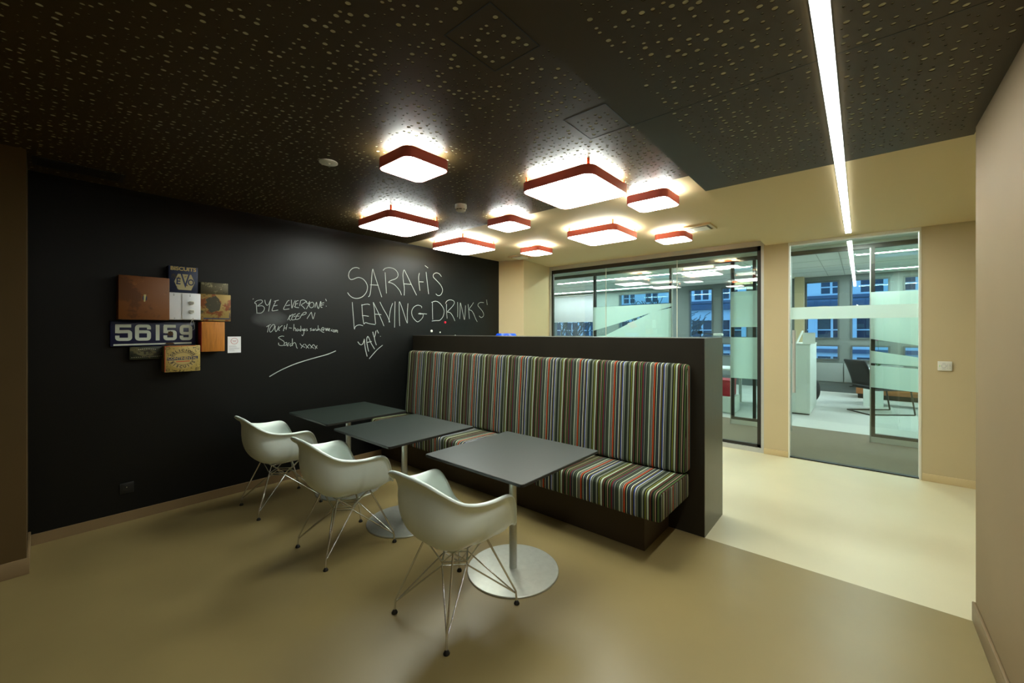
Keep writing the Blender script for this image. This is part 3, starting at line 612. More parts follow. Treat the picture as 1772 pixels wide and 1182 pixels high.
# collage of boxes and tins
def wood(name, c, s=.25, st=(1, 1, 10)): return mat(name, c, .5, spec=.3, noise=s, nscale=7, stretch=st)
def rust_mat(name, base, spots, scale, thr, rough=.45, metal=.3):
    m = mat(name, base, rough, metal); nt = m.node_tree; p = nt.nodes['Principled BSDF']
    tc = nt.nodes.new('ShaderNodeTexCoord'); prev = None
    for i, (c, sc, th) in enumerate(zip(spots, scale, thr)):
        n = nt.nodes.new('ShaderNodeTexNoise'); n.inputs['Scale'].default_value = sc; n.inputs['Detail'].default_value = 6; n.inputs['Roughness'].default_value = .65
        mp = nt.nodes.new('ShaderNodeMapping'); mp.inputs['Location'].default_value = (i*3.1, i*1.7, i*2.3); nt.links.new(tc.outputs['Object'], mp.inputs[0]); nt.links.new(mp.outputs[0], n.inputs['Vector'])
        r = nt.nodes.new('ShaderNodeMapRange'); r.inputs['From Min'].default_value = th; r.inputs['From Max'].default_value = th+.05; nt.links.new(n.outputs['Fac'], r.inputs['Value'])
        x = nt.nodes.new('ShaderNodeMix'); x.data_type = 'RGBA'; x.inputs['B'].default_value = c
        if prev: nt.links.new(prev, x.inputs['A'])
        else: x.inputs['A'].default_value = base
        nt.links.new(r.outputs[0], x.inputs['Factor']); prev = x.outputs['Result']
    nt.links.new(prev, p.inputs['Base Color']); return m
def wallbox(name, label, y0, y1, z0, z1, d, m, bev=.004, cat='box'):
    t = thing(name, label, cat, (XB, (y0+y1)/2, (z0+z1)/2))
    h, k = (y1-y0)/2, (z1-z0)/2
    box('case', (.0, d, -h, h, -k, k), m, t, bev=bev); return t, h, k
LX = lambda d: (lambda a, b: (d, a, b))
def face(name, d, parts, m, parent):
    bm = bmesh.new()
    for p in parts: p(bm)
    return finish(name, bm, m, parent)
T_ = lambda s, size, d, **k: (lambda bm: text_bm(s, size, LX(d), bm, **k))
R_ = lambda pts, wd, d: (lambda bm: ribbon(bm, pts, wd, LX(d)))
def poly(bm, pts, d):
    bm.faces.new([bm.verts.new((d, a, b)) for a, b in pts])
P_ = lambda pts, d: (lambda bm: poly(bm, pts, d))
def ell(rx, rz, n=40, cy=0, cz=0): return [(cy+rx*math.cos(2*PI*i/n), cz+rz*math.sin(2*PI*i/n)) for i in range(n)]

M['old_wood'] = rust_mat('old_wood', lin(118, 68, 20), [lin(94, 52, 15), lin(132, 82, 28)], [4, 11], [.5, .64], .5, 0)
M['oak_wood'] = wood('oak_wood', lin(188, 120, 46), .22, (1, 10, 1))
M['navy'] = rust_mat('navy', lin(28, 38, 66), [lin(70, 58, 34)], [14], [.62], .4, .2)
M['cream_paint'] = rust_mat('cream_paint', lin(172, 160, 118), [lin(92, 70, 34)], [26], [.58], .5, .1)
M['navy_ink'] = mat('navy_ink', lin(30, 42, 80), .5)
M['white_enamel'] = mat('white_enamel', lin(205, 212, 198), .35, noise=.06, nscale=10)
M['white_metal'] = mat('white_metal', lin(240, 242, 246), .3, spec=.6)
M['grey_tin'] = rust_mat('grey_tin', lin(84, 78, 56), [lin(150, 142, 110), lin(36, 38, 50)], [16, 24], [.56, .6], .45, .4)
M['rust_tin'] = rust_mat('rust_tin', lin(150, 124, 66), [lin(120, 62, 24), lin(70, 64, 46)], [9, 7], [.5, .55], .5, .3)
M['enamel_blue'] = rust_mat('enamel_blue', lin(18, 26, 66), [lin(40, 28, 16)], [8], [.66], .3, 0)
M['dark_tin'] = rust_mat('dark_tin', lin(46, 50, 34), [lin(98, 92, 58), lin(24, 26, 22)], [16, 12], [.55, .56], .45, .2)
M['gold_tin'] = rust_mat('gold_tin', lin(176, 152, 84), [lin(60, 56, 40), lin(196, 172, 96)], [70, 40], [.56, .6], .4, .2)
M['red_paint'] = mat('red_paint', lin(190, 52, 20), .5)
M['gold_ink'] = mat('gold_ink', lin(182, 158, 96), .5)
M['brass_label'] = mat('brass_label', lin(190, 180, 120), .4)
M['black_ink'] = mat('black_ink', lin(22, 22, 24), .5)

t, h, k = wallbox('wooden_box', 'large worn brown wooden box with a tiny badge, top left of the wall collage', .381, .680, 1.594, 1.933, .16, M['old_wood'])
face('badge', .1605, [P_([(-.013, -.012), (.0, -.022), (.013, -.012), (.013, .012), (0, .022), (-.013, .012)], .1602)], M['navy_ink'], t)
face('badge_plate', .161, [P_([(-.006, -.028), (.002, -.028), (.008, .028), (-.006, .028)], .1606)], M['brass_label'], t)
t, h, k = wallbox('biscuit_tin', 'dark blue biscuit tin with a cream hexagon, top of the wall collage', .682, .878, 1.83, 2.048, .10, M['navy'])
face('hexagon_panel', .1, [P_([(.008+a, -.022+b) for a, b in ((-.068, 0), (-.044, .066), (.044, .066), (.068, 0), (.044, -.066), (-.044, -.066))], .1005)], M['cream_paint'], t)
face('lettering', .1, [T_('E', .075, .101, at=(-.034, -.02), offset=.002, sx=.8), T_('V', .16, .101, at=(.012, -.018), sx=.62, offset=.001), T_('O', .072, .101, at=(.05, -.024), sx=.75, offset=.002)], M['navy_ink'], t)
face('rim_lettering', .1, [T_('BISCUITS', .042, .1006, at=(0, .086), offset=.0015, sx=1.02)], M['gold_ink'], t)
t, h, k = wallbox('switch_box', 'white metal box with two round knobs in the middle of the wall collage', .682, .889, 1.6, 1.823, .14, M['white_metal'])
box('cover_plate', (.14, .146, -.022, h-.004, -k+.004, k-.004), M['white_metal'], t, bev=.002)
for z in (.03, -.042):
    bm = bmesh.new(); lathe(bm, [(.018, 0), (.017, .012), (.012, .014)], 24); o = finish('knob', bm, M['white_plastic'], t, smooth=40); o.location = (.146, .04, z); o.rotation_euler = (0, PI/2, 0)
    q = boxes('slot', [(-.009, .009, -.011+j*.006, -.008+j*.006, .0135, .0145) for j in range(4)], M['dark_grey'], o)
for a, b in ((-.075, .098), (-.075, .088), (.03, .096), (.03, .086), (-.07, -.1), (.05, -.1)): face('screw', .14, [P_(ell(.003, .003, 10, a, b), .1465 if a > -.02 else .1405)], M['dark_grey'], t)
bm = bmesh.new(); tube(bm, smoothline([(.15, .045, -.108), (.152, .03, -.15), (.152, .034, -.19), (.152, .046, -.197), (.152, .058, -.185), (.152, .056, -.15), (.15, .047, -.108)], 5), .0012, 6); finish('wire_loop', bm, M['steel'], t)
t, h, k = wallbox('flat_tin', 'small grey worn tin behind the rusty one, upper right of the wall collage', .905, 1.107, 1.832, 1.935, .06, M['grey_tin'], cat='tin')
t, h, k = wallbox('rusty_tin', 'square rusty tin with flaked yellow paint, right of the white metal box', .893, 1.112, 1.592, 1.828, .12, M['rust_tin'], cat='tin')
face('border_line', .12, [R_([(-.09, -.095), (.1, -.095)], .01, .1205), R_([(.1, -.1), (.1, -.04)], .004, .1205)], M['navy_ink'], t)
M['bare_tin'] = rust_mat('bare_tin', lin(62, 58, 40), [lin(104, 96, 66)], [40], [.62], .5, .3)
face('bare_patch', .12, [P_([(-.06+.008*math.sin(3*i)+.055*math.cos(i*PI/12)+.04, .03+.008*math.sin(5*i+1)+.07*math.sin(i*PI/12)) for i in range(24)], .1207)], M['bare_tin'], t)
t, h, k = wallbox('wooden_box', 'orange-brown oak box with a red left side, lower right of the wall collage', .896, 1.062, 1.328, 1.586, .14, M['oak_wood'])
box('painted_side', (.02, .138, -h-.0015, -h, -k+.004, k-.004), M['red_paint'], t)
# enamel number plate
t, h, k = wallbox('number_plate', 'dark blue enamel plate with large white numerals, across the wall collage', .345, .872, 1.385, 1.585, .05, M['enamel_blue'], cat='sign')
DG = {'5': [[(.95, .91), (0, .91)], [(.12, .93), (.12, .47)], [(.12, .55), (.88, .57), (.88, .09), (.12, .09), (.12, .32)]],
      '6': [[(.88, .70), (.88, .91), (.12, .91), (.12, .09), (.88, .09), (.88, .55), (.25, .55)]],
      '1': [[(.5, 0), (.5, 1)]],
      '9': [[(.12, .30), (.12, .09), (.88, .09), (.88, .91), (.12, .91), (.12, .45), (.75, .45)]]}
def fillet(p, r, n=5):
    p = [Vector(q) for q in p]; out = [p[0]]
    for a, b, c in zip(p, p[1:], p[2:]):
        k = min(r, (a-b).length*.48, (c-b).length*.48); q0, q1 = b+(a-b).normalized()*k, b+(c-b).normalized()*k
        out += [q0*(1-u)**2+b*2*u*(1-u)+q1*u*u for u in (j/n for j in range(n+1))]
    return out+[p[-1]]
bm = bmesh.new()
for ch, (y0, y1) in zip('56159', ((-.235, -.14), (-.122, -.028), (-.022, .05), (.052, .134), (.158, .238))):
    for i, st in enumerate(DG[ch]): ribbon(bm, fillet([(y0+a*(y1-y0), -.056+b*.128) for a, b in st], .016), .024, LX(.0508+.0003*i))
finish('numerals', bm, M['white_enamel'], t)
face('lower_stripe', .05, [R_([(-.245, -.088), (.235, -.08)], .012, .0506)], M['white_enamel'], t)
M['rust'] = mat('rust', lin(74, 50, 22), .8, noise=.3, nscale=60)
face('rust_patch', .05, [P_([(.095+.018*(1+.2*math.sin(4*i))*math.cos(i*PI/10), .0+.02*(1+.25*math.sin(3*i))*math.sin(i*PI/10)) for i in range(20)], .0525)], M['rust'], t)
face('rust_patch', .05, [P_([(.09+.03*(1+.2*math.sin(4*i))*math.cos(i*PI/10), -.084+.009*(1+.25*math.sin(3*i))*math.sin(i*PI/10)) for i in range(20)], .0525)], M['rust'], t)
t, h, k = wallbox('long_tin', 'low dark green tin with faint scrollwork, under the number plate', .451, .652, 1.281, 1.381, .08, M['dark_tin'], cat='tin')
M['olive_paint'] = rust_mat('olive_paint', lin(96, 92, 60), [lin(50, 46, 30)], [40], [.52], .5, .2)
face('oval_panel', .08, [P_(ell(.06, .026), .0806)], M['olive_paint'], t)
M['pale_ink'] = mat('pale_ink', lin(170, 168, 140), .5)
face('edge_dots', .08, [R_([(-.09+i*.0125, -.034+i*.0004), (-.083+i*.0125, -.0337+i*.0004)], .003, .0806) for i in range(15)] + [R_([(-.05+i*.011, .027+.006*math.sin(PI*i/9)), (-.044+i*.011, .027+.006*math.sin(PI*(i+.5)/9))], .007, .0806) for i in range(10)], M['pale_ink'], t)
# ornate biscuit tin
t, h, k = wallbox('biscuit_tin', 'gold ornate biscuit tin with an oval label, bottom of the wall collage', .651, .884, 1.17, 1.385, .15, M['gold_tin'], cat='box')
face('oval_band', .15, [P_(ell(.094, .082), .1504)], M['gold_ink'], t)
face('oval_outline', .15, [R_(ell(a, b, 48)+[ell(a, b, 48)[0]], .0018, .1509) for a, b in ((.068, .054), (.064, .05))], M['black_ink'], t)
face('name_band', .15, [P_([(-.1, -.012), (.1, -.008), (.1, .018), (-.1, .014)], .1511)], M['navy_ink'], t)
face('name_lettering', .15, [T_('CONTINENTAL', .0285, .1515, at=(0, .003), offset=.0008, sx=.97)], M['gold_ink'], t)
bm = bmesh.new()
for i, ch in enumerate('DELICIOUS'):
    a = math.radians(152-124*i/8); text_bm(ch, .027, LX(.1512), bm, at=(.081*math.cos(a), .068*math.sin(a)), rot=a-PI/2, offset=.001)
for i, ch in enumerate('BISCUITS'):
    a = math.radians(208+124*i/7); text_bm(ch, .027, LX(.1512), bm, at=(.081*math.cos(a), .068*math.sin(a)), rot=a+PI/2, offset=.001)
finish('arched_lettering', bm, M['black_ink'], t)
face('red_line', .15, [R_([(-.045, -.024), (.045, -.022)], .006, .1512)], M['red_paint'], t)
bm = bmesh.new()
for a, b in ((-1, -1), (1, -1), (-1, 1), (1, 1)):
    for r in (.013, .007): ribbon(bm, ell(r, r*.9, 20, a*(h-.02), b*(k-.02))+[ell(r, r*.9, 20, a*(h-.02), b*(k-.02))[0]], .002, LX(.1506))
finish('corner_roundel', bm, M['black_ink'], t)
face('red_edge', .15, [R_([(-h+.002, -k+.005), (-h+.002, k-.004), (h-.03, k-.003)], .0035, .1506)], M['red_paint'], t)
# notice
t = thing('paper_notice', 'white paper notice with a faint red stamp, right of the wall collage', 'notice', (XB, 1.171, 1.38))
box('sheet', (.0005, .002, -.0525, .0525, -.075, .075), M['white_metal'], t)
M['stamp'] = mat('stamp', lin(200, 130, 140), .8); M['pencil'] = mat('pencil', lin(165, 168, 180), .8)
e1 = ell(.027, .027, 28, 0, .033); face('red_stamp', .002, [R_(e1+[e1[0]], .004, .0023), R_([(-.016, .036), (.016, .036)], .004, .0023), R_([(-.012, .027), (.012, .027)], .003, .0023)], M['stamp'], t)
face('printed_line', .002, [R_([(-.042, a), (b, a)], .0022, .0023) for a, b in ((-.012, .01), (-.02, .02), (-.032, .042), (-.04, .038), (-.047, .0), (-.058, .004))], M['pencil'], t)
# socket
t = thing('wall_socket', 'black power socket low on the black wall near its left end', 'socket', (XB, .442, .264))
box('cover_plate', (0, .01, -.042, .042, -.042, .042), M['rubber'], t, bev=.003)
bm = bmesh.new(); lathe(bm, [(.02, .0005), (.02, .002)], 24); o = finish('socket_insert', bm, M['rubber'], t); o.location = (.01, 0, 0); o.rotation_euler = (0, PI/2, 0)
bm = bmesh.new(); tube(bm, [(.012, 0, .008), (.016, 0, .008)], .0025, 8); finish('earth_pin', bm, M['chrome'], t)
# wall controller right of the door
t = thing('wall_controller', 'white rectangular wall control panel right of the glass door', 'control panel', (.628, YG, 1.162))
box('case', (-.049, .049, -.016, 0, -.046, .046), M['white_plastic'], t, bev=.004)
M['grey_ink'] = mat('grey_ink', lin(150, 158, 160), .6)
bm = bmesh.new(); FY = lambda a, b: (a, -.0166, b)
e1 = ell(.016, .016, 28, -.008, 0); ribbon(bm, (e1+[e1[0]]), .0025, FY)
for z in (.029, -.029): ribbon(bm, [(-.02, z), (.004, z)], .003, FY)
for x in (.017, .033):
    for z in (.012, 0, -.018): ribbon(bm, [(x-.004, z), (x+.004, z)], .003, FY)
bmesh.ops.recalc_face_normals(bm, faces=bm.faces[:]); finish('printed_dial', bm, M['grey_ink'], t)
M['green_led'] = mat('green_led', lin(150, 230, 120), .5)
box('indicator', (-.038, -.034, -.0175, -.016, -.008, .008), M['green_led'], t)
# blue bottle cooler behind the partition
t = thing('water_cooler', 'water cooler behind the partition, only its blue bottle end showing over the edge', 'water cooler', (-3.5, 3.95, 0))
box('cabinet', (-.15, .15, -.15, .15, 0, .98), M['white_plastic'], t, bev=.015)
M['blue_bottle'] = mat('blue_bottle', lin(20, 70, 190), .15, spec=.6)
bm = bmesh.new(); lathe(bm, [(.03, .98), (.035, 1.03), (.13, 1.1), (.14, 1.15), (.135, 1.2), (.14, 1.24), (.14, 1.44), (.132, 1.466), (.12, 1.478), (.001, 1.476)], 40); finish('bottle', bm, M['blue_bottle'], t, smooth=50)

# ------------------------------------------------------------------ corridor and office beyond the glass
M['carpet_dark'] = mat('carpet_dark', lin(112, 102, 90), .95, spec=.1, noise=.3, nscale=22, stretch=(.6, 5, 1), bump=.4, bscale=400)
M['carpet_light'] = mat('carpet_light', lin(188, 188, 184), .95, spec=.1, noise=.1, nscale=60, stretch=(4, 1, 1), bump=.4, bscale=400)
M['office_white'] = mat('office_white', lin(212, 216, 208), .7, spec=.2)
M['office_ceiling'] = mat('office_ceiling', lin(196, 204, 198), .8, spec=.1)
M['window_grey'] = mat('window_grey', lin(120, 128, 126), .45)
M['grey_panel'] = mat('grey_panel', lin(142, 148, 146), .5)
M['plinth_grey'] = mat('plinth_grey', lin(92, 98, 98), .5)
M['blind'] = mat('blind', lin(150, 151, 153), .85, spec=.1, noise=.04, nscale=5, stretch=(12, 1, 1))
M['cabinet_white'] = mat('cabinet_white', lin(216, 224, 216), .45)
M['black_fabric'] = mat('black_fabric', lin(20, 22, 26), .8)
M['black_metal'] = mat('black_metal', lin(26, 26, 26), .4, spec=.5)
M['orange_wood'] = mat('orange_wood', lin(176, 112, 64), .5, noise=.12, nscale=6, stretch=(1, 1, 8))
M['paper'] = mat('paper', lin(236, 236, 230), .7)
M['red_box'] = mat('red_box', lin(170, 30, 45), .5)
Y2, YW, OX0, OX1, ZO = 7.36, 12.92, -10.5, 3.2, 2.9
box('floor', (OX0, OX1, YG+.02, 7.82, -.1, .002), M['carpet_dark'], kind=S)
box('floor', (OX0, OX1, 7.82, YW+.3, -.1, .002), M['carpet_light'], kind=S)
box('ceiling', (OX0, OX1, YG+.15, Y2+.06, 2.74, 2.8), M['office_ceiling'], kind=S)
bm = bmesh.new(); bx(bm, OX0, OX1, Y2+.06, YW+.3, ZO, ZO+.06)
finish('ceiling', bm, M['office_ceiling'], kind=S)
M['joint'] = mat('joint', lin(150, 158, 152), .8)
boxes('trim_4', [(OX0, OX1, y, y+.012, ZO-.003, ZO) for y in (8.2, 9.1, 10.0, 10.9, 11.8)] + [(x, x+.012, Y2+.1, YW, ZO-.003, ZO) for x in (-7.2, -5.4, -3.6, -1.8, -.62, -.3, 1.2)], M['joint'], kind=S)
box('wall_far', (OX0, XB-.1, YG+.02, YG+.15, 0, 2.8), M['office_white'], kind=S)
box('wall_left', (OX0-.1, OX0, YG+.02, YW+.3, 0, ZO+.06), M['office_white'], kind=S)
box('wall_right', (OX1, OX1+.1, YG+.02, YW+.3, 0, ZO+.06), M['office_white'], kind=S)
box('wall_far', (2.7, OX1, YG+.02, YG+.15, 0, 2.8), M['office_white'], kind=S)
# second row of glazed screens along the corridor
box('trim_5', (OX0, OX1, Y2, Y2+.06, 2.64, 2.70), M['seal'], kind=S)
box('wall_far', (OX0, OX1, Y2+.005, Y2+.055, 2.70, ZO), M['office_white'], kind=S)
def screen(name, x0, x1, films, mull=()):
    z1 = 2.64
    fr = boxes(name, [(x0, x1, Y2, Y2+.06, 0, .075), (x0, x0+.012, Y2, Y2+.06, 0, z1), (x1-.012, x1, Y2, Y2+.06, 0, z1)], M['alu'], kind=S)
    xs = [x0]+list(mull)+[x1]; band = []
    for a, b in zip(xs, xs[1:]): band += [(a+.012, a+.055, Y2+.005, Y2+.055, .075, z1), (b-.055, b-.012, Y2+.005, Y2+.055, .075, z1)]
    band.append((x0+.012, x1-.012, Y2+.005, Y2+.055, .075, .115))
    boxes('edge_band', band, M['seal'], fr)
    box('glass_pane', (x0+.013, x1-.013, Y2+.02, Y2+.028, .08, z1), M['office_glass'], fr)
    for f in films:
        bm = bmesh.new(); prism(bm, f, .003, 'y', Y2-.004); finish('frosted_film', bm, M['film'], fr)
    return fr
screen('window_2', -4.15, -2.555, [[(-4.14, 1.997), (-2.57, 2.009), (-2.57, 1.952), (-2.899, 1.863), (-3.419, 1.712), (-3.872, 1.587), (-4.14, 1.52)], [(-4.14, 1.40), (-3.885, 1.42), (-3.419, 1.635), (-2.899, 1.87), (-2.57, 1.93), (-2.57, .72), (-4.14, .72)]])
screen('window_3', -1.62, -.79, [[(-1.607, 1.41), (-.80, 1.41), (-.80, .75), (-1.607, .75)], [(-1.607, 2.15), (-.80, 2.15), (-.80, 1.575), (-1.607, 1.575)]], (-1.245,))  # upper film is added to give the pane a whitish reflection
screen('window_4', .093, 2.2, [[(.105, 2.037), (2.1, 2.037), (2.1, 1.05), (.581, 1.319), (.105, 1.402)], [(.105, 1.242), (.576, 1.167), (2.1, .93), (2.1, .99), (.576, 1.05), (.105, 1.075)], [(.105, 1.042), (.576, 1.021), (2.1, .95), (2.1, .69), (.576, .718), (.105, .747)]], (1.2,))
# window wall
WIN = [(-9.0, -7.25), (-6.3, -4.55), (-3.98, -3.30), (-3.08, -2.40), (-1.09, -.40), (-.187, .52), (.74, 1.45), (1.7, 2.6)]
holes = [(a, b, 1.32, 2.78) for a, b in WIN] + [(a, b, .79, 1.17) for a, b in WIN]
holed('wall_far', 'y', YW, YW+.25, OX0, OX1, 0, ZO+.06, holes, M['window_grey'])
for i, (a, b) in enumerate(WIN):
    fr = boxes('window_%d' % (5+i), [(a, a+.035, YW-.02, YW+.06, z0, z1) for z0, z1 in ((1.32, 2.78), (.79, 1.17))] + [(b-.035, b, YW-.02, YW+.06, z0, z1) for z0, z1 in ((1.32, 2.78), (.79, 1.17))] + [(a+.035, b-.035, YW-.02, YW+.06, z, z+.035) for z in (1.32, 2.745, .79, 1.135)], M['plinth_grey'], kind=S)
    box('glass_pane', (a+.03, b-.03, YW+.02, YW+.026, .8, 2.77), M['office_glass'], fr)
box('trim_6', (OX0, OX1, YW-.05, YW, 0, .25), M['plinth_grey'], kind=S)
xs = [-10.4, -9.0, -7.6, -6.2, -4.8, -3.4, -2.1, -1.3, -.32, .75, 1.9, 3.1]
for i, (a, b) in enumerate(zip(xs, xs[1:])):
    if not -1.5 < a < 0: continue
    tag(box('radiator_cover', (a+.01, b-.01, YW-.09, YW-.051, .26, .72), M['grey_panel'], bev=.006), 'grey flat radiator cover under the office windows, %s' % {-4.8: 'first from the left behind the frosted screen', -3.4: 'left of the desk lamp', -2.1: 'hidden behind the corridor screen', -1.3: 'seen right of the white cabinet', -.32: 'seen behind the black chair', .75: 'behind the desk', 1.9: 'farthest right'}[a], 'radiator', 'radiator covers below the windows')
box('wall_left', (-1.29, -1.10, YW-.3, YW, 0, ZO), M['cream_wall'], kind=S)
t = thing('roller_blind', 'pale grey roller blind half drawn over the far left office window', 'blind', (0, 0, 0))
box('fabric', (-9.05, -7.2, YW-.06, YW-.056, 1.87, 2.8), M['blind'], t)
bm = bmesh.new(); tube(bm, [(-9.05, YW-.07, 2.83), (-7.2, YW-.07, 2.83)], .025, 12); finish('roller', bm, M['alu'], t, smooth=50)
box('bottom_bar', (-9.05, -7.2, YW-.065, YW-.05, 1.855, 1.872), M['alu'], t)
# office ceiling lights
def oline(y, x0, x1, label):
    t = thing('linear_office_light', label, 'ceiling light', (0, y, ZO), 0, 'long linear office lights')
    box('diffuser', (x0, x1, -.055, .055, -.012, -.003), M['office_lamp'], t)
    boxes('housing', [(x0-.01, x1+.01, -.062, -.056, -.014, 0), (x0-.01, x1+.01, .056, .062, -.014, 0)], M['alu'], t)
oline(9.62, -.05, 3.0, 'right office light line nearest the corridor, seen through the glass door')
oline(12.2, -.05, 3.0, 'right office light line near the windows, seen through the glass door')
oline(9.85, -6.7, -1.8, 'left office light line nearest the corridor, seen through the glazed screen')
oline(12.3, -9.1, -4.9, 'left office light line near the windows, above the roller blind')
M['downlight'] = emission('downlight', (.97, 1, .96, 1), 160)
def downlight(x, y, label):
    t = thing('downlight', label, 'downlight', (x, y, 2.74), 0, 'round corridor downlights')
    bm = bmesh.new(); lathe(bm, [(.11, 0), (.11, -.006), (.095, -.008), (.09, -.002), (.088, 0)], 32); finish('trim_ring', bm, M['white_plastic'], t, smooth=40)
    bm = bmesh.new(); lathe(bm, [(.086, -.001), (.001, -.0015)], 32); finish('diffuser', bm, M['downlight'], t)
    return t
dl = downlight(-3.42, 6.45, 'round downlight in the corridor ceiling behind the glazed screen')
dup(dl, (.0, 6.95, 2.74), 'round downlight in the corridor ceiling behind the glass door')
# white cabinet with papers on top
t = thing('storage_cabinet', 'tall white office cabinet behind the glass door', 'cabinet', (-.83, 9.66, .002))
box('body', (-.5, .143, -.68, .69, .02, 1.26), M['cabinet_white'], t, bev=.003)
boxes('door', [(-.49, .10, -.7, -.682, .03, 1.25)], M['cabinet_white'], t, bev=.002)
box('top_board', (-.5, .15, -.69, .7, 1.262, 1.28), M['office_white'], t)
box('plinth', (-.49, .13, -.66, .67, 0, .02), M['dark_grey'], t)
t = thing('document_stand', 'white folded document stand on top of the white cabinet', 'paper stand', (-.83, 9.2, 1.283))
bm = bmesh.new(); prism(bm, [(-.1, 0), (.0, .24), (.008, .235), (-.085, 0)], .3, 'y', 0); finish('front_leaf', bm, M['paper'], t)
box('back_leaf', (.01, .2, .04, .05, 0, .2), M['paper'], t)
t = thing('office_phone', 'small dark phone on the white cabinet beside the paper stand', 'phone', (-1.02, 9.15, 1.283))
box('base', (-.08, .08, -.08, .1, 0, .04), M['dark_grey'], t, bev=.01)
bm = bmesh.new(); tube(bm, smoothline([(-.05, -.06, .06), (-.055, 0, .075), (-.05, .08, .06)], 4), .016, 10); finish('handset', bm, M['dark_grey'], t, smooth=60)
t = thing('backpack', 'black bag on the floor just behind the white cabinet', 'bag', (-.80, 10.75, .002))
bm = bmesh.new(); bmesh.ops.create_uvsphere(bm, u_segments=24, v_segments=16, radius=.25, matrix=Matrix.Translation((0, 0, .26)) @ Matrix.Diagonal((.62, .8, 1.04, 1)))
finish('body', bm, M['black_fabric'], t, smooth=180)
bm = bmesh.new(); tube(bm, smoothline([(-.05, -.05, .5), (-.02, -.03, .56), (.04, -.03, .56), (.06, -.05, .5)], 4), .01, 8); finish('handle', bm, M['black_fabric'], t, smooth=60)
# cantilever chair
t = thing('cantilever_chair', 'black cantilever office chair behind the glass door panel', 'chair', (.25, 10.09, .002), .65)
bm = bmesh.new()
for sy in (-1, 1):
    k = sy*.26
    tube(bm, [(-.32, k, .45), (.33, k, .45), (.34, k, .44), (.41, k, .02), (.40, k, .012), (-.36, k, .012)], .013, 8)
tube(bm, [(-.36, -.26, .012), (-.36, .26, .012)], .013, 8)
finish('frame', bm, M['black_metal'], t, smooth=50)
bm = bmesh.new(); bx(bm, -.3, .24, -.24, .24, .45, .5, bev=.02); finish('seat', bm, M['black_fabric'], t, smooth=50)
bm = bmesh.new(); ring = []
for i, z in enumerate(np.linspace(.52, .98, 8)):
    row = []
    for y in np.linspace(-.24, .24, 9): row.append(bm.verts.new((-.27-.16*((z-.52)/.46)**1.3+.25*y*y, y, z)))
    ring.append(row)
for A, B in zip(ring, ring[1:]):
    for k in range(8): bm.faces.new((A[k], A[k+1], B[k+1], B[k]))
o = finish('backrest', bm, M['black_fabric'], t, smooth=180); md = o.modifiers.new('solid', 'SOLIDIFY'); md.thickness = .03
# desk, sideboard and small things on them
t = thing('desk', 'white desk with a slab leg behind the glass door panel', 'desk', (.9, 11.15, .002))
box('desk_top', (-1.0, 1.1, -.5, .4, .70, .728), M['cabinet_white'], t, bev=.003)
box('slab_leg', (-.86, -.56, -.36, .34, 0, .70), M['cabinet_white'], t)
box('slab_leg', (.9, 1.0, -.36, .34, 0, .70), M['cabinet_white'], t)
t = thing('sideboard', 'low orange-brown wooden sideboard under the office window', 'sideboard', (.95, 12.3, .002))
box('body', (-1.03, 1.0, -.25, .25, .1, .62), M['orange_wood'], t, bev=.003)
boxes('door', [(-1.02+i*.51, -.53+i*.51, -.262, -.25, .11, .61) for i in range(4)], M['orange_wood'], t, bev=.002)
box('plinth', (-1.0, .97, -.22, .22, 0, .1), M['dark_grey'], t)
for i, (x, y, a, lb) in enumerate(((.35, 10.85, .2, 'white loose sheet on the left of the office desk'), (.62, 10.95, -.3, 'white loose sheet in the middle of the office desk'), (1.0, 10.9, .5, 'white loose sheet on the right of the office desk'))):
    o = box('paper_sheet', (-.11, .11, -.15, .15, 0, .004), M['paper']); o.location = (x, y, .7305); o.rotation_euler = (0, 0, a); tag(o, lb, 'paper')
t = thing('desk_orchid', 'potted orchid with magenta flowers on the sideboard by the window', 'plant', (.30, 12.2, .624))
M['magenta'] = mat('magenta', lin(170, 30, 130), .6); M['leaf'] = mat('leaf', lin(40, 82, 40), .6)
bm = bmesh.new(); lathe(bm, [(.05, 0), (.065, .11), (.058, .11), (.05, .1), (.001, .1)], 20); finish('pot', bm, M['white_plastic'], t, smooth=40)
bm = bmesh.new(); tube(bm, smoothline([(0, 0, .1), (.0, 0, .5), (-.03, -.02, .8), (-.1, -.03, .9)], 5), .004, 6); finish('stem', bm, M['leaf'], t)
for k in range(3):
    bm = bmesh.new(); c = Vector((-.02-.02*k, -.02, .70+.045*k))
    for j in range(5):
        a = 2*PI*j/5; bmesh.ops.create_uvsphere(bm, u_segments=8, v_segments=6, radius=.012, matrix=Matrix.Translation(c+Vector((.012*math.cos(a), 0, .012*math.sin(a)))) @ Matrix.Diagonal((1, .35, 1, 1)))
    finish('flower', bm, M['magenta'], t, smooth=180)
for k in range(4):
    bm = bmesh.new(); a = k*PI/2+.4; L = []
    for i in range(6):
        u = i/5; r = .2*u; L.append((r*math.cos(a), r*math.sin(a), .1+.12*math.sin(u*2.2)))
    for i in range(5):
        w0, w1 = .03*math.sin(PI*(i/5)*.95+.1), .03*math.sin(PI*((i+1)/5)*.95+.1); nx, ny = -math.sin(a), math.cos(a)
        p, q = L[i], L[i+1]
        bm.faces.new([bm.verts.new(v) for v in ((p[0]+nx*w0, p[1]+ny*w0, p[2]), (p[0]-nx*w0, p[1]-ny*w0, p[2]), (q[0]-nx*w1, q[1]-ny*w1, q[2]), (q[0]+nx*w1, q[1]+ny*w1, q[2]))])
    o = finish('leaf', bm, M['leaf'], t, smooth=180); o.modifiers.new('solid', 'SOLIDIFY').thickness = .004
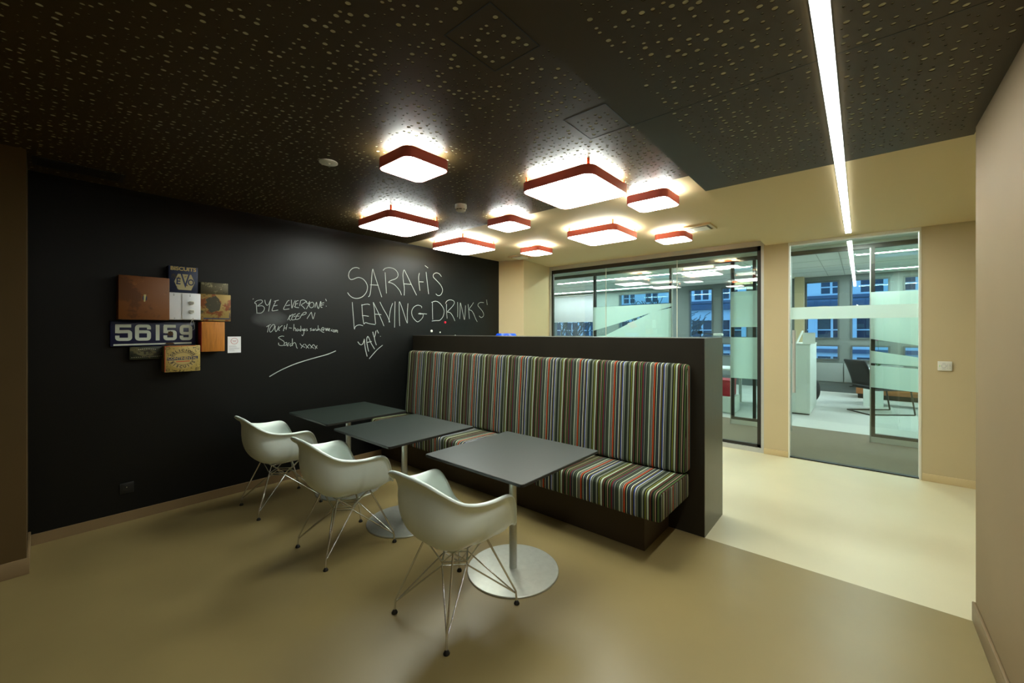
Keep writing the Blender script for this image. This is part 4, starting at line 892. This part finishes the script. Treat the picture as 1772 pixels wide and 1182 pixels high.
# desk and lamp behind the partition end
t = thing('desk', 'white desk with a black arm lamp, seen past the end of the partition', 'desk', (-2.6, 9.4, .002))
box('desk_top', (-1.3, .75, -.4, .4, .72, .75), M['cabinet_white'], t)
for x in (-1.2, .65):
    for y in (-.35, .35): box('leg', (x-.025, x+.025, y-.025, y+.025, 0, .72), M['alu'], t)
t = thing('desk_lamp', 'black angled desk lamp with a white head above the partition edge', 'lamp', (-2.72, 9.45, .752))
bm = bmesh.new(); lathe(bm, [(.09, 0), (.09, .015), (.02, .025), (.001, .026)], 24); finish('base', bm, M['black_metal'], t, smooth=40)
bm = bmesh.new(); tube(bm, [(0, 0, .02), (.06, .02, .40), (.05, 0, .73), (.34, 0, .685)], .012, 8); finish('arm', bm, M['black_metal'], t)
box('joint_block', (.0, .09, -.03, .03, .70, .77), M['black_metal'], t, bev=.005)
bm = bmesh.new(); bx(bm, .32, .5, -.06, .06, .665, .71, bev=.015); finish('head', bm, M['paper'], t, smooth=40)
t = thing('storage_box', 'red storage box on a white pedestal past the end of the partition', 'box', (-1.96, 8.5, .302))
box('body', (-.15, .15, -.2, .2, 0, .27), M['red_box'], t, bev=.006); box('lid', (-.158, .158, -.208, .208, .27, .30), M['red_box'], t, bev=.004)
t = thing('pedestal', 'low white pedestal under the red storage box', 'cabinet', (-1.96, 8.5, .002))
box('body', (-.2, .2, -.25, .25, 0, .298), M['cabinet_white'], t, bev=.003); box('drawer', (-.19, .19, -.262, -.25, .02, .28), M['cabinet_white'], t)
t = thing('paper_note', 'small white note stuck on the frosted corridor screen', 'note', (0, 0, 0))
bm = bmesh.new(); prism(bm, [(-3.40, 1.66), (-3.28, 1.70), (-3.20, 1.60), (-3.32, 1.56)], .001, 'y', Y2-.0055); finish('sheet', bm, M['paper'], t)

# ------------------------------------------------------------------ outside the office windows
M['facade'] = mat('facade', lin(214, 216, 214), .8, spec=.1)
M['facade_glass'] = mat('facade_glass', lin(40, 50, 66), .2, spec=.6)
M['asphalt'] = mat('asphalt', lin(96, 98, 100), .9)
M['bark'] = mat('bark', lin(96, 86, 76), .9)
tag(box('street', (-40, 30, YW+.3, 44, -4.2, -4), M['asphalt'], kind=S), 'grey street outside the office windows', 'street')
YF = 27
t = thing('office_building', 'pale office building with dark windows across the street', 'building', (0, YF, -4))
hs = []
for k in range(18):
    x = -20.8+k*1.6
    hs += [(x, x+.85, 7.5, 8.2), (x-.15, x+1.05, 5.0, 6.2), (x-.15, x+1.05, 2.4, 4.2)]
holed('facade', 'y', 0, .3, -36, 26, 0, 11.2, hs, M['facade'], kind=None, parent=t)
M['ledge'] = mat('ledge', lin(84, 92, 108), .6)
boxes('ledge', [(-36, 26, -.25, 0, 6.85, 7.2), (-36, 26, -.18, 0, 7.24, 7.4), (-36, 26, -.12, 0, 4.4, 4.6)], M['ledge'], t)
for a, b, c, e in hs:
    fr = box('window', (a, b, .15, .2, c, e), M['facade_glass'], t)
    boxes('mullion', [((a+b)/2-.05, (a+b)/2+.05, .1, .15, c, e), (a, b, .11, .145, (c+e)/2-.03, (c+e)/2+.03)], M['facade'], fr)
def tree(x, y, label, seed):
    r = random.Random(seed); t = thing('bare_tree', label, 'tree', (x, y, -4), 0, 'bare trees in the street')
    bm = bmesh.new(); tube(bm, [(0, 0, 0), (.05, 0, 2), (0, .05, 4.2)], .13, 8); finish('trunk', bm, M['bark'], t, smooth=60)
    bm = bmesh.new()
    def br(p, d, L, rad, n):
        q = p+d*L; tube(bm, [p, p+d*L*.5+Vector((r.uniform(-.1, .1), 0, .05)), q], rad, 5)
        if n:
            for _ in range(3): br(p+d*L*r.uniform(.5, 1), (d+Vector((r.uniform(-.8, .8), r.uniform(-.6, .6), r.uniform(-.1, .6)))).normalized(), L*.68, rad*.62, n-1)
    for k in range(5):
        a = 2*PI*k/5; br(Vector((0, 0, 3.4+.15*k)), Vector((math.cos(a)*.6, math.sin(a)*.5, 1)).normalized(), 1.7, .06, 3)
    finish('branches', bm, M['bark'], t, smooth=60)
tree(-12.5, 19, 'bare tree outside the far left office window', 4)
tree(-6.6, 18.5, 'bare tree outside the window above the desk lamp', 9)
